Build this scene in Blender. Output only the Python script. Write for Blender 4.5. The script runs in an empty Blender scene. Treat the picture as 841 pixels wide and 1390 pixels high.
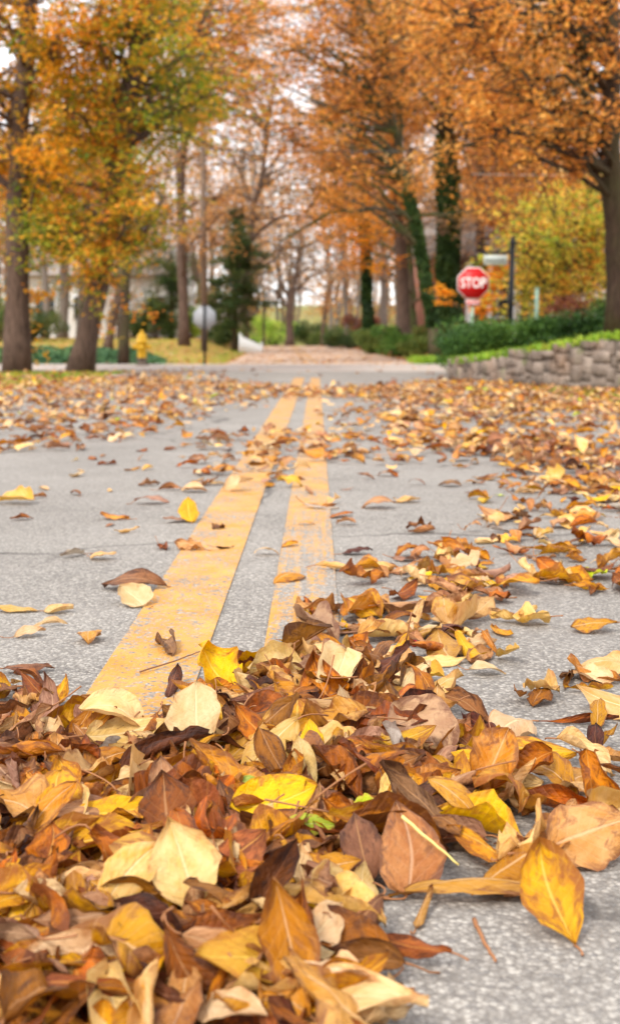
import bpy, math, random
import numpy as np
from mathutils import Vector, Matrix
from mathutils.bvhtree import BVHTree

SC = bpy.context.scene
COL = SC.collection
rng = np.random.default_rng(11)
random.seed(5)
R = math.radians
PI = math.pi

# ------------------------------------------------------------------ camera
F = 1600.0; CU, CV = 420.5, 650.0; HZ = 466.0; VX = 430.0
PITCH = math.atan((CV - HZ) / F); YAW = math.atan((VX - CU) / F * math.cos(PITCH))
CAMLOC = np.array([0, 0, 0.5])
CAMROT = (Matrix.Rotation(YAW, 4, 'Z') @ Matrix.Rotation(PI/2 - PITCH, 4, 'X'))
CR = np.array(CAMROT.to_3x3())
cam = bpy.data.cameras.new('camera'); camo = bpy.data.objects.new('camera', cam); COL.objects.link(camo)
camo.matrix_world = Matrix.Translation(CAMLOC) @ CAMROT
cam.sensor_fit = 'VERTICAL'; cam.sensor_height = 38.49; cam.sensor_width = 24
cam.lens = F / 1390.0 * 38.49; cam.shift_y = -(695 - 650) / 1390.0
cam.clip_start = 0.02; cam.clip_end = 2000
cam.dof.use_dof = True; cam.dof.focus_distance = 1.55; cam.dof.aperture_fstop = 6.8
SC.camera = camo

def ray(u, v):
    return CR @ np.array([u - CU, -(v - CV), -F])
def gnd(u, v, z=0.0):
    d = ray(u, v); t = (z - 0.5) / d[2]; return CAMLOC + d * t
def at(u, v, D):
    d = ray(u, v); return CAMLOC + d * (D / d[1])
def proj(P):
    P = np.atleast_2d(P); q = (P - CAMLOC) @ CR
    return CU + F * q[:, 0] / -q[:, 2], CV - F * q[:, 1] / -q[:, 2]

# ------------------------------------------------------------------ node helpers
def lin(c):
    return tuple((x/255/12.92 if x/255 <= 0.04045 else ((x/255+0.055)/1.055)**2.4) for x in c)
def c4(c): return (c[0], c[1], c[2], 1.0)

class NT:
    def __init__(s, name):
        s.m = bpy.data.materials.new(name); s.m.use_nodes = True
        s.t = s.m.node_tree; s.t.nodes.clear(); s.out = s.n('ShaderNodeOutputMaterial')
    def n(s, t, **k):
        nd = s.t.nodes.new(t)
        for a, b in k.items():
            if a.startswith('i_'):
                key = a[2:]; key = int(key) if key.isdigit() else key.replace('_', ' ')
                s.put(nd.inputs[key], b)
            else: setattr(nd, a, b)
        return nd
    def put(s, sock, b):
        if isinstance(b, bpy.types.NodeSocket): s.t.links.new(b, sock)
        elif isinstance(b, bpy.types.Node): s.t.links.new(b.outputs[0], sock)
        else: sock.default_value = b
    def math(s, op, a, b=0.0, c=0.0, clamp=False):
        nd = s.n('ShaderNodeMath', operation=op, use_clamp=clamp)
        s.put(nd.inputs[0], a); s.put(nd.inputs[1], b); s.put(nd.inputs[2], c); return nd.outputs[0]
    def mix(s, f, a, b, mode='MIX'):
        nd = s.n('ShaderNodeMixRGB', blend_type=mode)
        s.put(nd.inputs[0], f); s.put(nd.inputs[1], a if not isinstance(a, tuple) else c4(a)); s.put(nd.inputs[2], b if not isinstance(b, tuple) else c4(b)); return nd.outputs[0]
    def ramp(s, f, stops, interp='LINEAR'):
        nd = s.n('ShaderNodeValToRGB'); s.put(nd.inputs[0], f); cr = nd.color_ramp; cr.interpolation = interp
        while len(cr.elements) < len(stops): cr.elements.new(0.5)
        for e, (p, c) in zip(cr.elements, stops):
            e.position = p; e.color = c4(c) if isinstance(c, tuple) else (c, c, c, 1)
        return nd.outputs[0]
    def noise(s, vec, scale, detail=3, rough=0.5, dist=0.0):
        nd = s.n('ShaderNodeTexNoise', i_Scale=scale, i_Detail=detail, i_Roughness=rough, i_Distortion=dist)
        if vec is not None: s.put(nd.inputs['Vector'], vec)
        return nd.outputs[0]
    def coord(s, kind='Object', scale=None):
        o = s.n('ShaderNodeTexCoord').outputs[kind]
        if scale:
            mp = s.n('ShaderNodeMapping'); s.put(mp.inputs[0], o); mp.inputs['Scale'].default_value = scale; o = mp.outputs[0]
        return o
    def bump(s, h, strength=0.5, dist=0.01):
        return s.n('ShaderNodeBump', i_Height=h, i_Strength=strength, i_Distance=dist).outputs[0]
    def bsdf(s, col, rough=0.7, spec=0.3, normal=None, metal=0.0):
        b = s.n('ShaderNodeBsdfPrincipled'); s.put(b.inputs['Base Color'], col if not isinstance(col, tuple) else c4(col))
        s.put(b.inputs['Roughness'], rough); b.inputs['Specular IOR Level'].default_value = spec; b.inputs['Metallic'].default_value = metal
        if normal is not None: s.put(b.inputs['Normal'], normal)
        return b.outputs[0]
    def done(s, sh):
        s.t.links.new(sh, s.out.inputs[0]); return s.m

M = {}
def plain(name, rgb, rough=0.6, spec=0.3, var=0.15, nscale=8, metal=0.0, linear=False):
    t = NT(name); c = rgb if linear else lin(rgb)
    n = t.noise(t.coord(), nscale, 4)
    col = t.mix(t.ramp(n, [(0.3, 0.0), (0.7, 1.0)]), tuple(x*(1-var) for x in c), tuple(min(1, x*(1+var)) for x in c))
    M[name] = t.done(t.bsdf(col, rough, spec, t.bump(n, 0.2, 0.01), metal)); return M[name]

# asphalt: exposed pale aggregate in dark binder
def asphalt_color(t, co):
    v = t.n('ShaderNodeTexVoronoi', i_Scale=185.0); t.put(v.inputs['Vector'], co)
    v2 = t.n('ShaderNodeTexVoronoi', i_Scale=330.0); t.put(v2.inputs['Vector'], co)
    sep = t.n('ShaderNodeSeparateColor', i_Color=v.outputs['Color']).outputs[0]
    sep2 = t.n('ShaderNodeSeparateColor', i_Color=v2.outputs['Color']).outputs[0]
    st = t.ramp(sep, [(0.0, lin((88, 84, 82))), (0.35, lin((124, 117, 108))), (0.7, lin((156, 149, 140))), (1.0, lin((200, 192, 180)))])
    st2 = t.ramp(sep2, [(0.0, lin((95, 91, 88))), (0.6, lin((132, 128, 124))), (1.0, lin((166, 159, 150)))])
    c = t.mix(0.4, st, st2)
    gap = t.ramp(v.outputs['Distance'], [(0.35, 0.0), (0.75, 1.0)])
    c = t.mix(t.math('MULTIPLY', gap, 0.55), c, lin((74, 66, 58)))
    big = t.noise(co, 1.3, 4, 0.6)
    c = t.mix(t.ramp(big, [(0.35, 0.0), (0.7, 0.4)]), c, lin((165, 158, 150)))
    st = t.noise(co, 5.0, 5, 0.7)
    c = t.mix(t.ramp(st, [(0.56, 0.0), (0.72, 0.3)]), c, lin((84, 76, 70)))
    sx = t.n('ShaderNodeSeparateXYZ', i_0=co).outputs[0]
    wp = t.math('ABSOLUTE', t.math('SINE', t.math('MULTIPLY', t.math('ADD', sx, t.math('MULTIPLY', big, 0.3)), 2.1)))
    c = t.mix(t.math('MULTIPLY', t.math('POWER', wp, 3.0), 0.22), c, lin((112, 106, 100)))
    wv = t.n('ShaderNodeVectorMath', operation='ADD'); t.put(wv.inputs[0], co)
    nn = t.n('ShaderNodeTexNoise', i_Scale=3.0, i_Detail=5); t.put(nn.inputs['Vector'], co); sc_ = t.n('ShaderNodeVectorMath', operation='SCALE'); t.put(sc_.inputs[0], nn.outputs[1]); sc_.inputs['Scale'].default_value = 0.35; t.put(wv.inputs[1], sc_.outputs[0])
    cv = t.n('ShaderNodeTexVoronoi', feature='DISTANCE_TO_EDGE', i_Scale=0.55); t.put(cv.inputs['Vector'], wv.outputs[0])
    crk = t.math('MULTIPLY', t.ramp(cv.outputs['Distance'], [(0.0, 1.0), (0.004, 0.8), (0.009, 0.0)]), t.ramp(t.noise(co, 0.9, 2), [(0.45, 0.0), (0.55, 0.8)]))
    c = t.mix(crk, c, lin((58, 52, 48)))
    h = t.math('ADD', t.math('MULTIPLY', v.outputs['Distance'], -1.0), t.math('MULTIPLY', sep, 0.35))
    h = t.math('ADD', h, t.math('MULTIPLY', v2.outputs['Distance'], -0.35))
    return c, h
t = NT('asphalt'); co = t.coord(); c, h = asphalt_color(t, co)
M['asphalt'] = t.done(t.bsdf(c, 0.75, 0.35, t.bump(h, 0.55, 0.004)))
t = NT('cross_asphalt'); co = t.coord(); c, h = asphalt_color(t, co)
c = t.mix(0.6, c, lin((190, 174, 162)))
M['cross_asphalt'] = t.done(t.bsdf(c, 0.75, 0.35, t.bump(h, 0.4, 0.004)))
# far road: asphalt under small trodden leaf crumbs
t = NT('leafy_asphalt'); co = t.coord(); c, h = asphalt_color(t, co)
v = t.n('ShaderNodeTexVoronoi', i_Scale=9.0); t.put(v.inputs['Vector'], co)
sep = t.n('ShaderNodeSeparateColor', i_Color=v.outputs['Color']).outputs[0]
lc = t.ramp(sep, [(0.0, lin((150, 112, 84))), (0.5, lin((196, 152, 118))), (1.0, lin((214, 180, 148)))])
msk = t.ramp(t.math('ADD', t.noise(co, 2.5, 4), t.math('MULTIPLY', sep, 0.3)), [(0.42, 0.0), (0.62, 1.0)])
M['leafy_asphalt'] = t.done(t.bsdf(t.mix(t.math('MULTIPLY', msk, 0.65), t.mix(0.4, c, lin((190, 174, 160))), lc), 0.8, 0.3, t.bump(h, 0.3, 0.004)))

# worn yellow paint
def paint(name, wear_mid):
    t = NT(name); co = t.coord(); c, h = asphalt_color(t, co)
    n = t.noise(co, 90, 6, 0.8); n2 = t.noise(co, 4, 3)
    wear = t.math('ADD', t.math('MULTIPLY', n, 0.9), t.math('MULTIPLY', n2, 0.45))
    wear = t.math('ADD', wear, t.math('MULTIPLY', t.math('SUBTRACT', t.n('ShaderNodeSeparateColor', i_Color=t.n('ShaderNodeTexVoronoi', i_Scale=150.0, i_Vector=co).outputs['Color']).outputs[0], 0.5), 0.22))
    lo = 0.73
    if wear_mid:
        sx = t.coord('Object', (26.0, 0.55, 1.0)); st = t.noise(sx, 1.7, 5, 0.65)
        sy = t.n('ShaderNodeSeparateXYZ', i_0=co).outputs[1]
        band = t.ramp(t.math('DIVIDE', sy, 10.0), [(0.15, 0.0), (0.19, 0.5), (0.28, 0.42), (0.36, 0.08), (1.0, 0.05)])
        wear = t.math('ADD', wear, t.math('MULTIPLY', t.math('MULTIPLY', t.math('SUBTRACT', st, 0.40), band), 2.3))
    k = t.ramp(wear, [(lo - 0.06, 0.0), (lo + 0.06, 1.0)])
    yc = t.mix(t.ramp(t.noise(co, 12, 4), [(0.3, 0.0), (0.7, 1.0)]), lin((182, 124, 38)), lin((196, 146, 70)))
    yc = t.mix(t.ramp(t.noise(co, 2.5, 5, 0.7), [(0.5, 0.0), (0.75, 0.3)]), yc, lin((170, 130, 90)))
    M[name] = t.done(t.bsdf(t.mix(k, yc, c), 0.6, 0.35, t.bump(h, 0.35, 0.004)))
paint('yellow_paint', False); paint('worn_yellow_paint', True)

# ground with grass and fallen leaf crumbs
def ground_mat(name, g1, g2, lf, amount, sc=14.0):
    t = NT(name); co = t.coord()
    g = t.mix(t.noise(co, 30, 4), lin(g1), lin(g2))
    g = t.mix(t.ramp(t.noise(co, 0.7, 4), [(0.4, 0.0), (0.65, 0.7)]), g, lin((128, 104, 66)))
    v = t.n('ShaderNodeTexVoronoi', i_Scale=sc); t.put(v.inputs['Vector'], co)
    sep = t.n('ShaderNodeSeparateColor', i_Color=v.outputs['Color'])
    lc = t.ramp(sep.outputs[0], [(0.0, lin(lf[0])), (0.5, lin(lf[1])), (1.0, lin(lf[2]))])
    m = t.math('ADD', sep.outputs[1], t.math('MULTIPLY', t.math('SUBTRACT', t.noise(co, 1.1, 4), 0.5), 1.2))
    k = t.ramp(m, [(1 - amount - 0.03, 0.0), (1 - amount + 0.03, 1.0)])
    M[name] = t.done(t.bsdf(t.mix(k, g, lc), 0.9, 0.15, t.bump(t.noise(co, 40, 4), 0.6, 0.03)))
ground_mat('lawn', (108, 118, 52), (142, 140, 66), ((150, 96, 50), (192, 138, 78), (214, 170, 108)), 0.62)
ground_mat('leafy_soil', (84, 84, 44), (110, 92, 62), ((120, 76, 46), (160, 104, 66), (196, 140, 92)), 0.7)
ground_mat('meadow', (104, 122, 58), (136, 142, 80), ((160, 150, 80), (150, 160, 80), (180, 170, 100)), 0.15, 2.0)

# bark
def bark(name, a, b, sc=5.0, moss=None):
    t = NT(name); co = t.coord('Object', (1, 1, 0.16)); n = t.noise(co, sc*5, 6, 0.65, 0.4); n2 = t.noise(t.coord(), 1.6, 4)
    c = t.mix(t.ramp(n, [(0.3, 0.0), (0.65, 1.0)]), lin(a), lin(b))
    if moss: c = t.mix(t.ramp(n2, [(0.42, 0.0), (0.62, 0.8)]), c, lin(moss))
    M[name] = t.done(t.bsdf(c, 0.9, 0.15, t.bump(n, 0.9, 0.05)))
bark('bark_brown', (58, 46, 40), (112, 92, 80))
bark('bark_dark', (40, 32, 26), (84, 68, 56), moss=(74, 70, 44))
bark('bark_grey', (84, 76, 70), (142, 132, 122))
bark('bark_mossy', (62, 52, 42), (110, 96, 80), moss=(70, 84, 40))

# tree foliage: one random tint per leaf, drifting in patches
def foliage(name, cols, trans=0.45, patch=0.9, rough=0.6):
    t = NT(name); g = t.n('ShaderNodeNewGeometry'); rnd = g.outputs['Random Per Island']
    n = t.noise(t.coord(), patch, 2)
    f = t.math('ADD', t.math('MULTIPLY', rnd, 0.62), t.math('MULTIPLY', t.math('SUBTRACT', n, 0.5), 1.7)); f = t.math('ADD', f, 0.19, clamp=True)
    k = len(cols) - 1
    c = t.ramp(f, [(i / k, lin(x)) for i, x in enumerate(cols)])
    b = t.bsdf(c, rough, 0.3)
    tr = t.n('ShaderNodeBsdfTranslucent'); t.put(tr.inputs[0], c)
    mx = t.n('ShaderNodeMixShader'); mx.inputs[0].default_value = trans; t.t.links.new(b, mx.inputs[1]); t.t.links.new(tr.outputs[0], mx.inputs[2])
    M[name] = t.done(mx.outputs[0])
foliage('fol_orange', [(150, 98, 58), (200, 124, 56), (224, 150, 62), (238, 174, 78), (216, 180, 122)])
foliage('fol_rust', [(148, 104, 68), (190, 126, 70), (212, 150, 78), (222, 172, 100), (200, 174, 128)])
foliage('fol_gold', [(140, 132, 38), (204, 152, 40), (236, 170, 40), (238, 156, 44), (220, 122, 48)], patch=0.5)
foliage('fol_goldgreen', [(92, 122, 40), (124, 146, 42), (186, 160, 44), (234, 160, 46), (222, 126, 50)], patch=0.5)
foliage('fol_yellowgreen', [(128, 150, 44), (168, 182, 56), (216, 196, 72), (236, 176, 62), (228, 142, 56)], patch=0.9)
foliage('fol_amber', [(214, 120, 20), (232, 140, 20), (240, 160, 30), (244, 170, 50)])
foliage('fol_tan', [(150, 128, 104), (178, 150, 120), (200, 168, 132), (206, 158, 110), (172, 160, 108)])
foliage('fol_yew', [(38, 66, 26), (62, 98, 38), (90, 128, 48), (116, 146, 60)], 0.15)
foliage('fol_ivy', [(30, 50, 24), (44, 68, 30), (62, 88, 38), (84, 104, 48)], 0.15)
foliage('fol_evergreen', [(34, 54, 26), (52, 76, 34), (80, 98, 42), (112, 112, 52)], 0.2)
foliage('fol_shrub', [(58, 82, 34), (88, 110, 46), (128, 138, 60), (150, 130, 66)], 0.25)
foliage('fol_lime', [(110, 146, 44), (146, 180, 62), (186, 206, 86), (200, 200, 90)], 0.3)
foliage('fol_ground', [(56, 92, 60), (70, 108, 68), (92, 128, 76), (110, 134, 80)], 0.2)
foliage('fol_grass', [(84, 122, 30), (120, 158, 40), (156, 184, 56), (170, 166, 66)], 0.3)
foliage('fol_burgundy', [(104, 52, 44), (134, 72, 56), (150, 96, 74), (120, 90, 66)], 0.3)
foliage('fol_red', [(150, 30, 40), (176, 40, 50), (196, 60, 64)], 0.3)

# ------------------------------------------------------------------ fallen leaf materials
# palette: (light, dark, vein, blotch colour, blotch amount)
PAL = {
 'cream':   ((230, 196, 150), (214, 170, 116), (240, 212, 160), (184, 124, 72), 0.14),
 'tan':     ((208, 156, 104), (190, 130, 70), (228, 186, 138), (128, 76, 44), 0.38),
 'pink':    ((190, 142, 108), (160, 110, 82), (208, 166, 132), (112, 70, 50), 0.38),
 'brown':   ((158, 104, 64), (124, 76, 42), (186, 136, 90), (70, 38, 24), 0.42),
 'rust':    ((178, 100, 34), (140, 70, 24), (208, 136, 62), (80, 38, 18), 0.50),
 'maroon':  ((108, 58, 38), (80, 40, 28), (144, 92, 62), (46, 24, 18), 0.45),
 'gold':    ((226, 162, 44), (208, 134, 34), (238, 190, 90), (140, 76, 30), 0.48),
 'yellow':  ((236, 184, 46), (226, 160, 36), (246, 212, 92), (180, 112, 40), 0.24),
 'orange':  ((212, 126, 34), (182, 94, 26), (230, 162, 78), (110, 54, 24), 0.50),
 'green':   ((196, 206, 92), (168, 182, 66), (214, 220, 130), (196, 160, 60), 0.28),
 'mint':    ((208, 216, 178), (190, 204, 156), (222, 228, 196), (180, 170, 110), 0.12),
 'grey':    ((190, 174, 158), (164, 146, 130), (204, 190, 176), (120, 98, 84), 0.28),
}
PK = list(PAL); PIDX = {k: i for i, k in enumerate(PK)}
LEAFM = []
for k in PK:
    a, b, vn, bl, am = PAL[k]
    t = NT('leaf_' + k)
    uv = t.n('ShaderNodeUVMap', uv_map='UVMap').outputs[0]
    sx = t.n('ShaderNodeSeparateXYZ', i_0=uv); U, V = sx.outputs[0], sx.outputs[1]
    var = t.n('ShaderNodeAttribute', attribute_name='var').outputs['Fac']
    off = t.n('ShaderNodeCombineXYZ'); t.put(off.inputs[0], U); t.put(off.inputs[1], t.math('MULTIPLY', V, 2.0)); t.put(off.inputs[2], t.math('MULTIPLY', var, 137.0))
    vec = off.outputs[0]
    base = t.mix(t.ramp(t.noise(vec, 1.6, 4, 0.6), [(0.35, 0.0), (0.65, 1.0)]), lin(a), lin(b))
    hsv = t.n('ShaderNodeHueSaturation'); t.put(hsv.inputs['Hue'], t.math('ADD', 0.492, t.math('MULTIPLY', t.math('FRACT', t.math('MULTIPLY', var, 7.31)), 0.022)))
    t.put(hsv.inputs['Saturation'], t.math('ADD', 0.95, t.math('MULTIPLY', t.math('FRACT', t.math('MULTIPLY', var, 3.77)), 0.35)))
    t.put(hsv.inputs['Value'], t.math('ADD', 0.78, t.math('MULTIPLY', t.math('FRACT', t.math('MULTIPLY', var, 5.13)), 0.36)))
    t.put(hsv.inputs['Color'], base); base = hsv.outputs[0]
    aU = t.math('ABSOLUTE', U)
    # blotches, heavier toward the margin and the tip
    edge = t.math('ADD', t.math('MULTIPLY', t.math('POWER', aU, 3.0), 0.16), t.math('MULTIPLY', t.math('POWER', V, 4.0), 0.12))
    bn = t.math('ADD', t.noise(vec, 2.4, 6, 0.65, 0.6), edge)
    base = t.mix(t.ramp(bn, [(0.70 - am*0.42, 0.0), (0.86 - am*0.42, 0.85)]), base, lin(bl))
    sp = t.noise(vec, 15, 3, 0.6)
    base = t.mix(t.ramp(sp, [(0.66, 0.0), (0.74, 0.55)]), base, tuple(x*0.45 for x in lin(bl)))
    # veins
    nvn = t.math('ADD', 6.0, t.math('MULTIPLY', t.math('FRACT', t.math('MULTIPLY', var, 9.7)), 7.0))
    sv = t.math('SUBTRACT', t.math('MULTIPLY', V, nvn), t.math('MULTIPLY', t.math('POWER', aU, 0.85), 2.3))
    fr = t.math('ABSOLUTE', t.math('SUBTRACT', t.math('FRACT', sv), 0.5))
    side = t.ramp(fr, [(0.0, 1.0), (0.055, 0.6), (0.12, 0.0)])
    mid = t.ramp(aU, [(0.0, 1.0), (0.03, 0.9), (0.07, 0.0)])
    vm = t.math('MAXIMUM', t.math('MULTIPLY', side, 0.2), mid)
    col = t.mix(t.math('MULTIPLY', vm, 0.6), base, lin(vn))
    puff = t.math('MULTIPLY', fr, t.math('ADD', 0.15, t.math('MULTIPLY', t.math('FRACT', t.math('MULTIPLY', var, 11.3)), 0.5)))
    hh = t.math('ADD', t.math('ADD', puff, t.math('MULTIPLY', vm, -0.5)), t.math('MULTIPLY', t.noise(vec, 5, 6, 0.65), 1.5))
    nrm = t.bump(hh, 0.7, 0.004)
    b_ = t.bsdf(col, 0.52, 0.35, nrm)
    tr = t.n('ShaderNodeBsdfTranslucent'); t.put(tr.inputs[0], col); t.put(tr.inputs[1], nrm)
    mx = t.n('ShaderNodeMixShader'); mx.inputs[0].default_value = 0.2; t.t.links.new(b_, mx.inputs[1]); t.t.links.new(tr.outputs[0], mx.inputs[2])
    LEAFM.append(t.done(mx.outputs[0]))
plain('stalk', (150, 100, 62), 0.6); plain('stalk_pale', (220, 200, 120), 0.6)
LEAFM.append(M['stalk']); STALK = len(PK)

plain('kerb_concrete', (214, 206, 198), 0.85, var=0.1)
plain('steel', (96, 98, 98), 0.5, 0.5); plain('black_paint', (26, 26, 28), 0.45); plain('sign_back', (148, 150, 154), 0.5, 0.4, 0.06)
plain('sign_red', (186, 6, 10), 0.45, 0.4, 0.06); plain('sign_white', (232, 232, 228), 0.45, 0.4, 0.04)
plain('sign_grey', (196, 204, 196), 0.5, 0.4, 0.05); plain('faded_ink', (120, 128, 122), 0.6)
plain('hydrant_yellow', (206, 158, 14), 0.45, 0.4, 0.1); plain('hydrant_base', (110, 96, 84), 0.7)
plain('siding', (206, 206, 202), 0.7, var=0.05); plain('white_trim', (214, 216, 214), 0.6, var=0.03)
plain('roof_grey', (140, 130, 122), 0.85); plain('glass', (40, 48, 54), 0.12, 0.6); plain('wood_pole', (110, 92, 78), 0.85)
plain('brick', (150, 104, 88), 0.85, var=0.2, nscale=12); plain('wire', (60, 58, 58), 0.6); plain('wire_pale', (150, 144, 140), 0.6)
plain('berry', (200, 16, 40), 0.25, 0.5); plain('twig', (120, 84, 62), 0.7); plain('post_green', (150, 180, 160), 0.6)
t = NT('wall_stone'); co = t.coord(); n = t.noise(co, 6, 6, 0.65); g = t.n('ShaderNodeNewGeometry').outputs['Random Per Island']
c = t.ramp(t.math('ADD', t.math('MULTIPLY', n, 0.7), t.math('MULTIPLY', g, 0.2)), [(0.25, lin((84, 74, 66))), (0.5, lin((130, 116, 105))), (0.75, lin((170, 154, 140)))])
c = t.mix(t.ramp(t.noise(co, 2.2, 4), [(0.5, 0.0), (0.7, 0.5)]), c, lin((150, 116, 90)))
c = t.mix(t.ramp(t.noise(co, 3.1, 5), [(0.6, 0.0), (0.72, 0.7)]), c, lin((96, 102, 60)))
M['wall_stone'] = t.done(t.bsdf(c, 0.95, 0.1, t.bump(t.noise(co, 22, 5), 0.8, 0.02)))
plain('mortar', (88, 78, 70), 0.95)

# ------------------------------------------------------------------ mesh building
class MB:
    def __init__(s): s.V = []; s.F = []; s.mi = []; s.uv = []; s.var = []; s.n = 0
    def add(s, V, Fc, mi=0, uv=None, var=None):
        V = np.asarray(V, float); Fc = np.asarray(Fc, dtype=np.int64)
        s.V.append(V); s.F.append(Fc + s.n); s.n += len(V)
        s.mi.append(np.full(len(Fc), mi) if np.isscalar(mi) else np.asarray(mi))
        s.uv.append(uv if uv is not None else np.zeros((len(V), 2)))
        s.var.append(np.full(len(V), 0.0 if var is None else var) if (var is None or np.isscalar(var)) else var)
    def box(s, c, size, rotz=0, mi=0):
        x, y, z = size; P = np.array([[i, j, k] for i in (-.5, .5) for j in (-.5, .5) for k in (-.5, .5)]) * [x, y, z]
        ca, sa = math.cos(rotz), math.sin(rotz); P = P @ np.array([[ca, sa, 0], [-sa, ca, 0], [0, 0, 1]]) + np.asarray(c)
        s.add(P, [[0, 1, 3, 2], [4, 6, 7, 5], [0, 4, 5, 1], [2, 3, 7, 6], [0, 2, 6, 4], [1, 5, 7, 3]], mi)
    def tube(s, P, r, sides=6, mi=0, cap=True, wob=0.0):
        P = np.asarray(P, float); n = len(P); r = np.full(n, r) if np.isscalar(r) else np.asarray(r)
        T = np.gradient(P, axis=0); T /= np.linalg.norm(T, axis=1)[:, None] + 1e-9
        ref = np.array([0, 0, 1.0]) if abs(T[0][2]) < 0.8 else np.array([1.0, 0, 0])
        A = np.cross(T, ref); A /= np.linalg.norm(A, axis=1)[:, None] + 1e-9; B = np.cross(T, A)
        a = np.linspace(0, 2*PI, sides, endpoint=False)
        rr = r[:, None] * (1 + (wob * rng.normal(size=(n, sides)) if wob else 0))
        V = P[:, None, :] + rr[..., None] * (np.cos(a)[None, :, None] * A[:, None, :] + np.sin(a)[None, :, None] * B[:, None, :])
        i = np.arange(n-1)[:, None] * sides; j = np.arange(sides)[None, :]; k = (j + 1) % sides
        Fc = np.stack([i+j, i+k, i+sides+k, i+sides+j], -1).reshape(-1, 4)
        V = V.reshape(-1, 3)
        if cap:
            V = np.vstack([V, P[-1], P[0]]); nn = len(V); l = (n-1)*sides
            cf = [[l+q, l+(q+1) % sides, nn-2, nn-2] for q in range(sides)] + [[(q+1) % sides, q, nn-1, nn-1] for q in range(sides)]
            s.add(V, np.vstack([Fc, cf]), mi)
        else: s.add(V, Fc, mi)
    def disc_prism(s, c, r, thick, n=8, rot=PI/8, mi=0, sx=1.0):
        a = np.arange(n) * 2*PI/n + rot; x = np.cos(a)*r*sx; z = np.sin(a)*r
        f = np.stack([x, np.full(n, -thick/2), z], 1); b = f + [0, thick, 0]; V = np.vstack([f, b, [[0, -thick/2, 0], [0, thick/2, 0]]]) + np.asarray(c)
        Fc = [[i, (i+1) % n, 2*n, 2*n] for i in range(n)] + [[n+(i+1) % n, n+i, 2*n+1, 2*n+1] for i in range(n)] + [[i, n+i, n+(i+1) % n, (i+1) % n] for i in range(n)]
        s.add(V, Fc, mi)
    def lathe(s, prof, c=(0, 0, 0), n=20, mi=0):
        s.tubeprof = None
        a = np.linspace(0, 2*PI, n, endpoint=False)
        V = np.array([[r*math.cos(t), r*math.sin(t), z] for r, z in prof for t in a]) + np.asarray(c)
        Fc = [[i*n+j, i*n+(j+1) % n, (i+1)*n+(j+1) % n, (i+1)*n+j] for i in range(len(prof)-1) for j in range(n)]
        s.add(V, Fc, mi)
    def build(s, name, mats, parent=None, smooth=False, uv=False, origin=None):
        V = np.vstack(s.V); Fc = np.vstack(s.F); mi = np.concatenate(s.mi)
        tri = Fc[:, 2] == Fc[:, 3]
        cnt = np.where(tri, 3, 4); start = np.concatenate([[0], np.cumsum(cnt)[:-1]])
        mask = np.ones(Fc.shape, bool); mask[tri, 3] = False
        loops = Fc[mask]
        if origin is None and parent is None and not s.keep: origin = (0, 0, 0)
        if origin is not None: V = V - np.asarray(origin)
        me = bpy.data.meshes.new(name)
        me.vertices.add(len(V)); me.vertices.foreach_set('co', V.astype(np.float32).ravel())
        me.loops.add(len(loops)); me.loops.foreach_set('vertex_index', loops.astype(np.int32))
        me.polygons.add(len(Fc)); me.polygons.foreach_set('loop_start', start.astype(np.int32))
        me.polygons.foreach_set('material_index', mi.astype(np.int32))
        if smooth: me.polygons.foreach_set('use_smooth', np.ones(len(Fc), bool))
        mats = mats if isinstance(mats, (list, tuple)) else [mats]
        for m in mats: me.materials.append(m)
        if uv:
            U = np.vstack(s.uv); l = me.uv_layers.new(name='UVMap'); l.data.foreach_set('uv', U[loops].astype(np.float32).ravel())
            at_ = me.attributes.new('var', 'FLOAT', 'POINT'); at_.data.foreach_set('value', np.concatenate(s.var).astype(np.float32))
        me.update(calc_edges=True)
        o = bpy.data.objects.new(name, me); COL.objects.link(o)
        if parent is not None: o.parent = parent
        if origin is not None: o.location = tuple(origin)
        return o
    keep = False

def tag(o, label=None, cat=None, group=None, kind=None):
    if label: o['label'] = label
    if cat: o['category'] = cat
    if group: o['group'] = group
    if kind: o['kind'] = kind
    return o
def empty(name, loc, label, cat, group=None):
    o = bpy.data.objects.new(name, None); COL.objects.link(o); o.location = tuple(loc); o.empty_display_size = 0.1
    return tag(o, label, cat, group)
def part(mb, name, mats, root, smooth=False):
    # mesh given in world coordinates, stored relative to the root
    o = mb.build(name, mats, None, smooth, origin=(0, 0, 0)); o.parent = root
    w = Vector((0, 0, 0)); p = root
    while p is not None: w += p.location; p = p.parent
    o.location = -w; return o

def leafquads(C, size, up=0.4, aspect=0.62, droop=0.0):
    n = len(C); nr = rng.normal(size=(n, 3)); nr[:, 2] += up * np.sign(nr[:, 2]) * 2; nr /= np.linalg.norm(nr, axis=1)[:, None]
    d = rng.normal(size=(n, 3)); d[:, 2] -= droop; d -= nr * (d * nr).sum(1)[:, None]; d /= np.linalg.norm(d, axis=1)[:, None]
    w = np.cross(nr, d); s = (size * rng.uniform(0.65, 1.3, n))[:, None]
    a = C - d*s*.5; b = C + w*s*aspect*.5 - nr*s*.12 - d*s*.08; c = C + d*s*.5; e = C - w*s*aspect*.5 - nr*s*.12 - d*s*.08
    V = np.stack([a, b, c, e], 1).reshape(-1, 3); Fc = np.arange(4*n).reshape(-1, 4)
    return V, Fc

def sm(x): x = np.clip(x, 0, 1); return x*x*(3-2*x)
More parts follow.
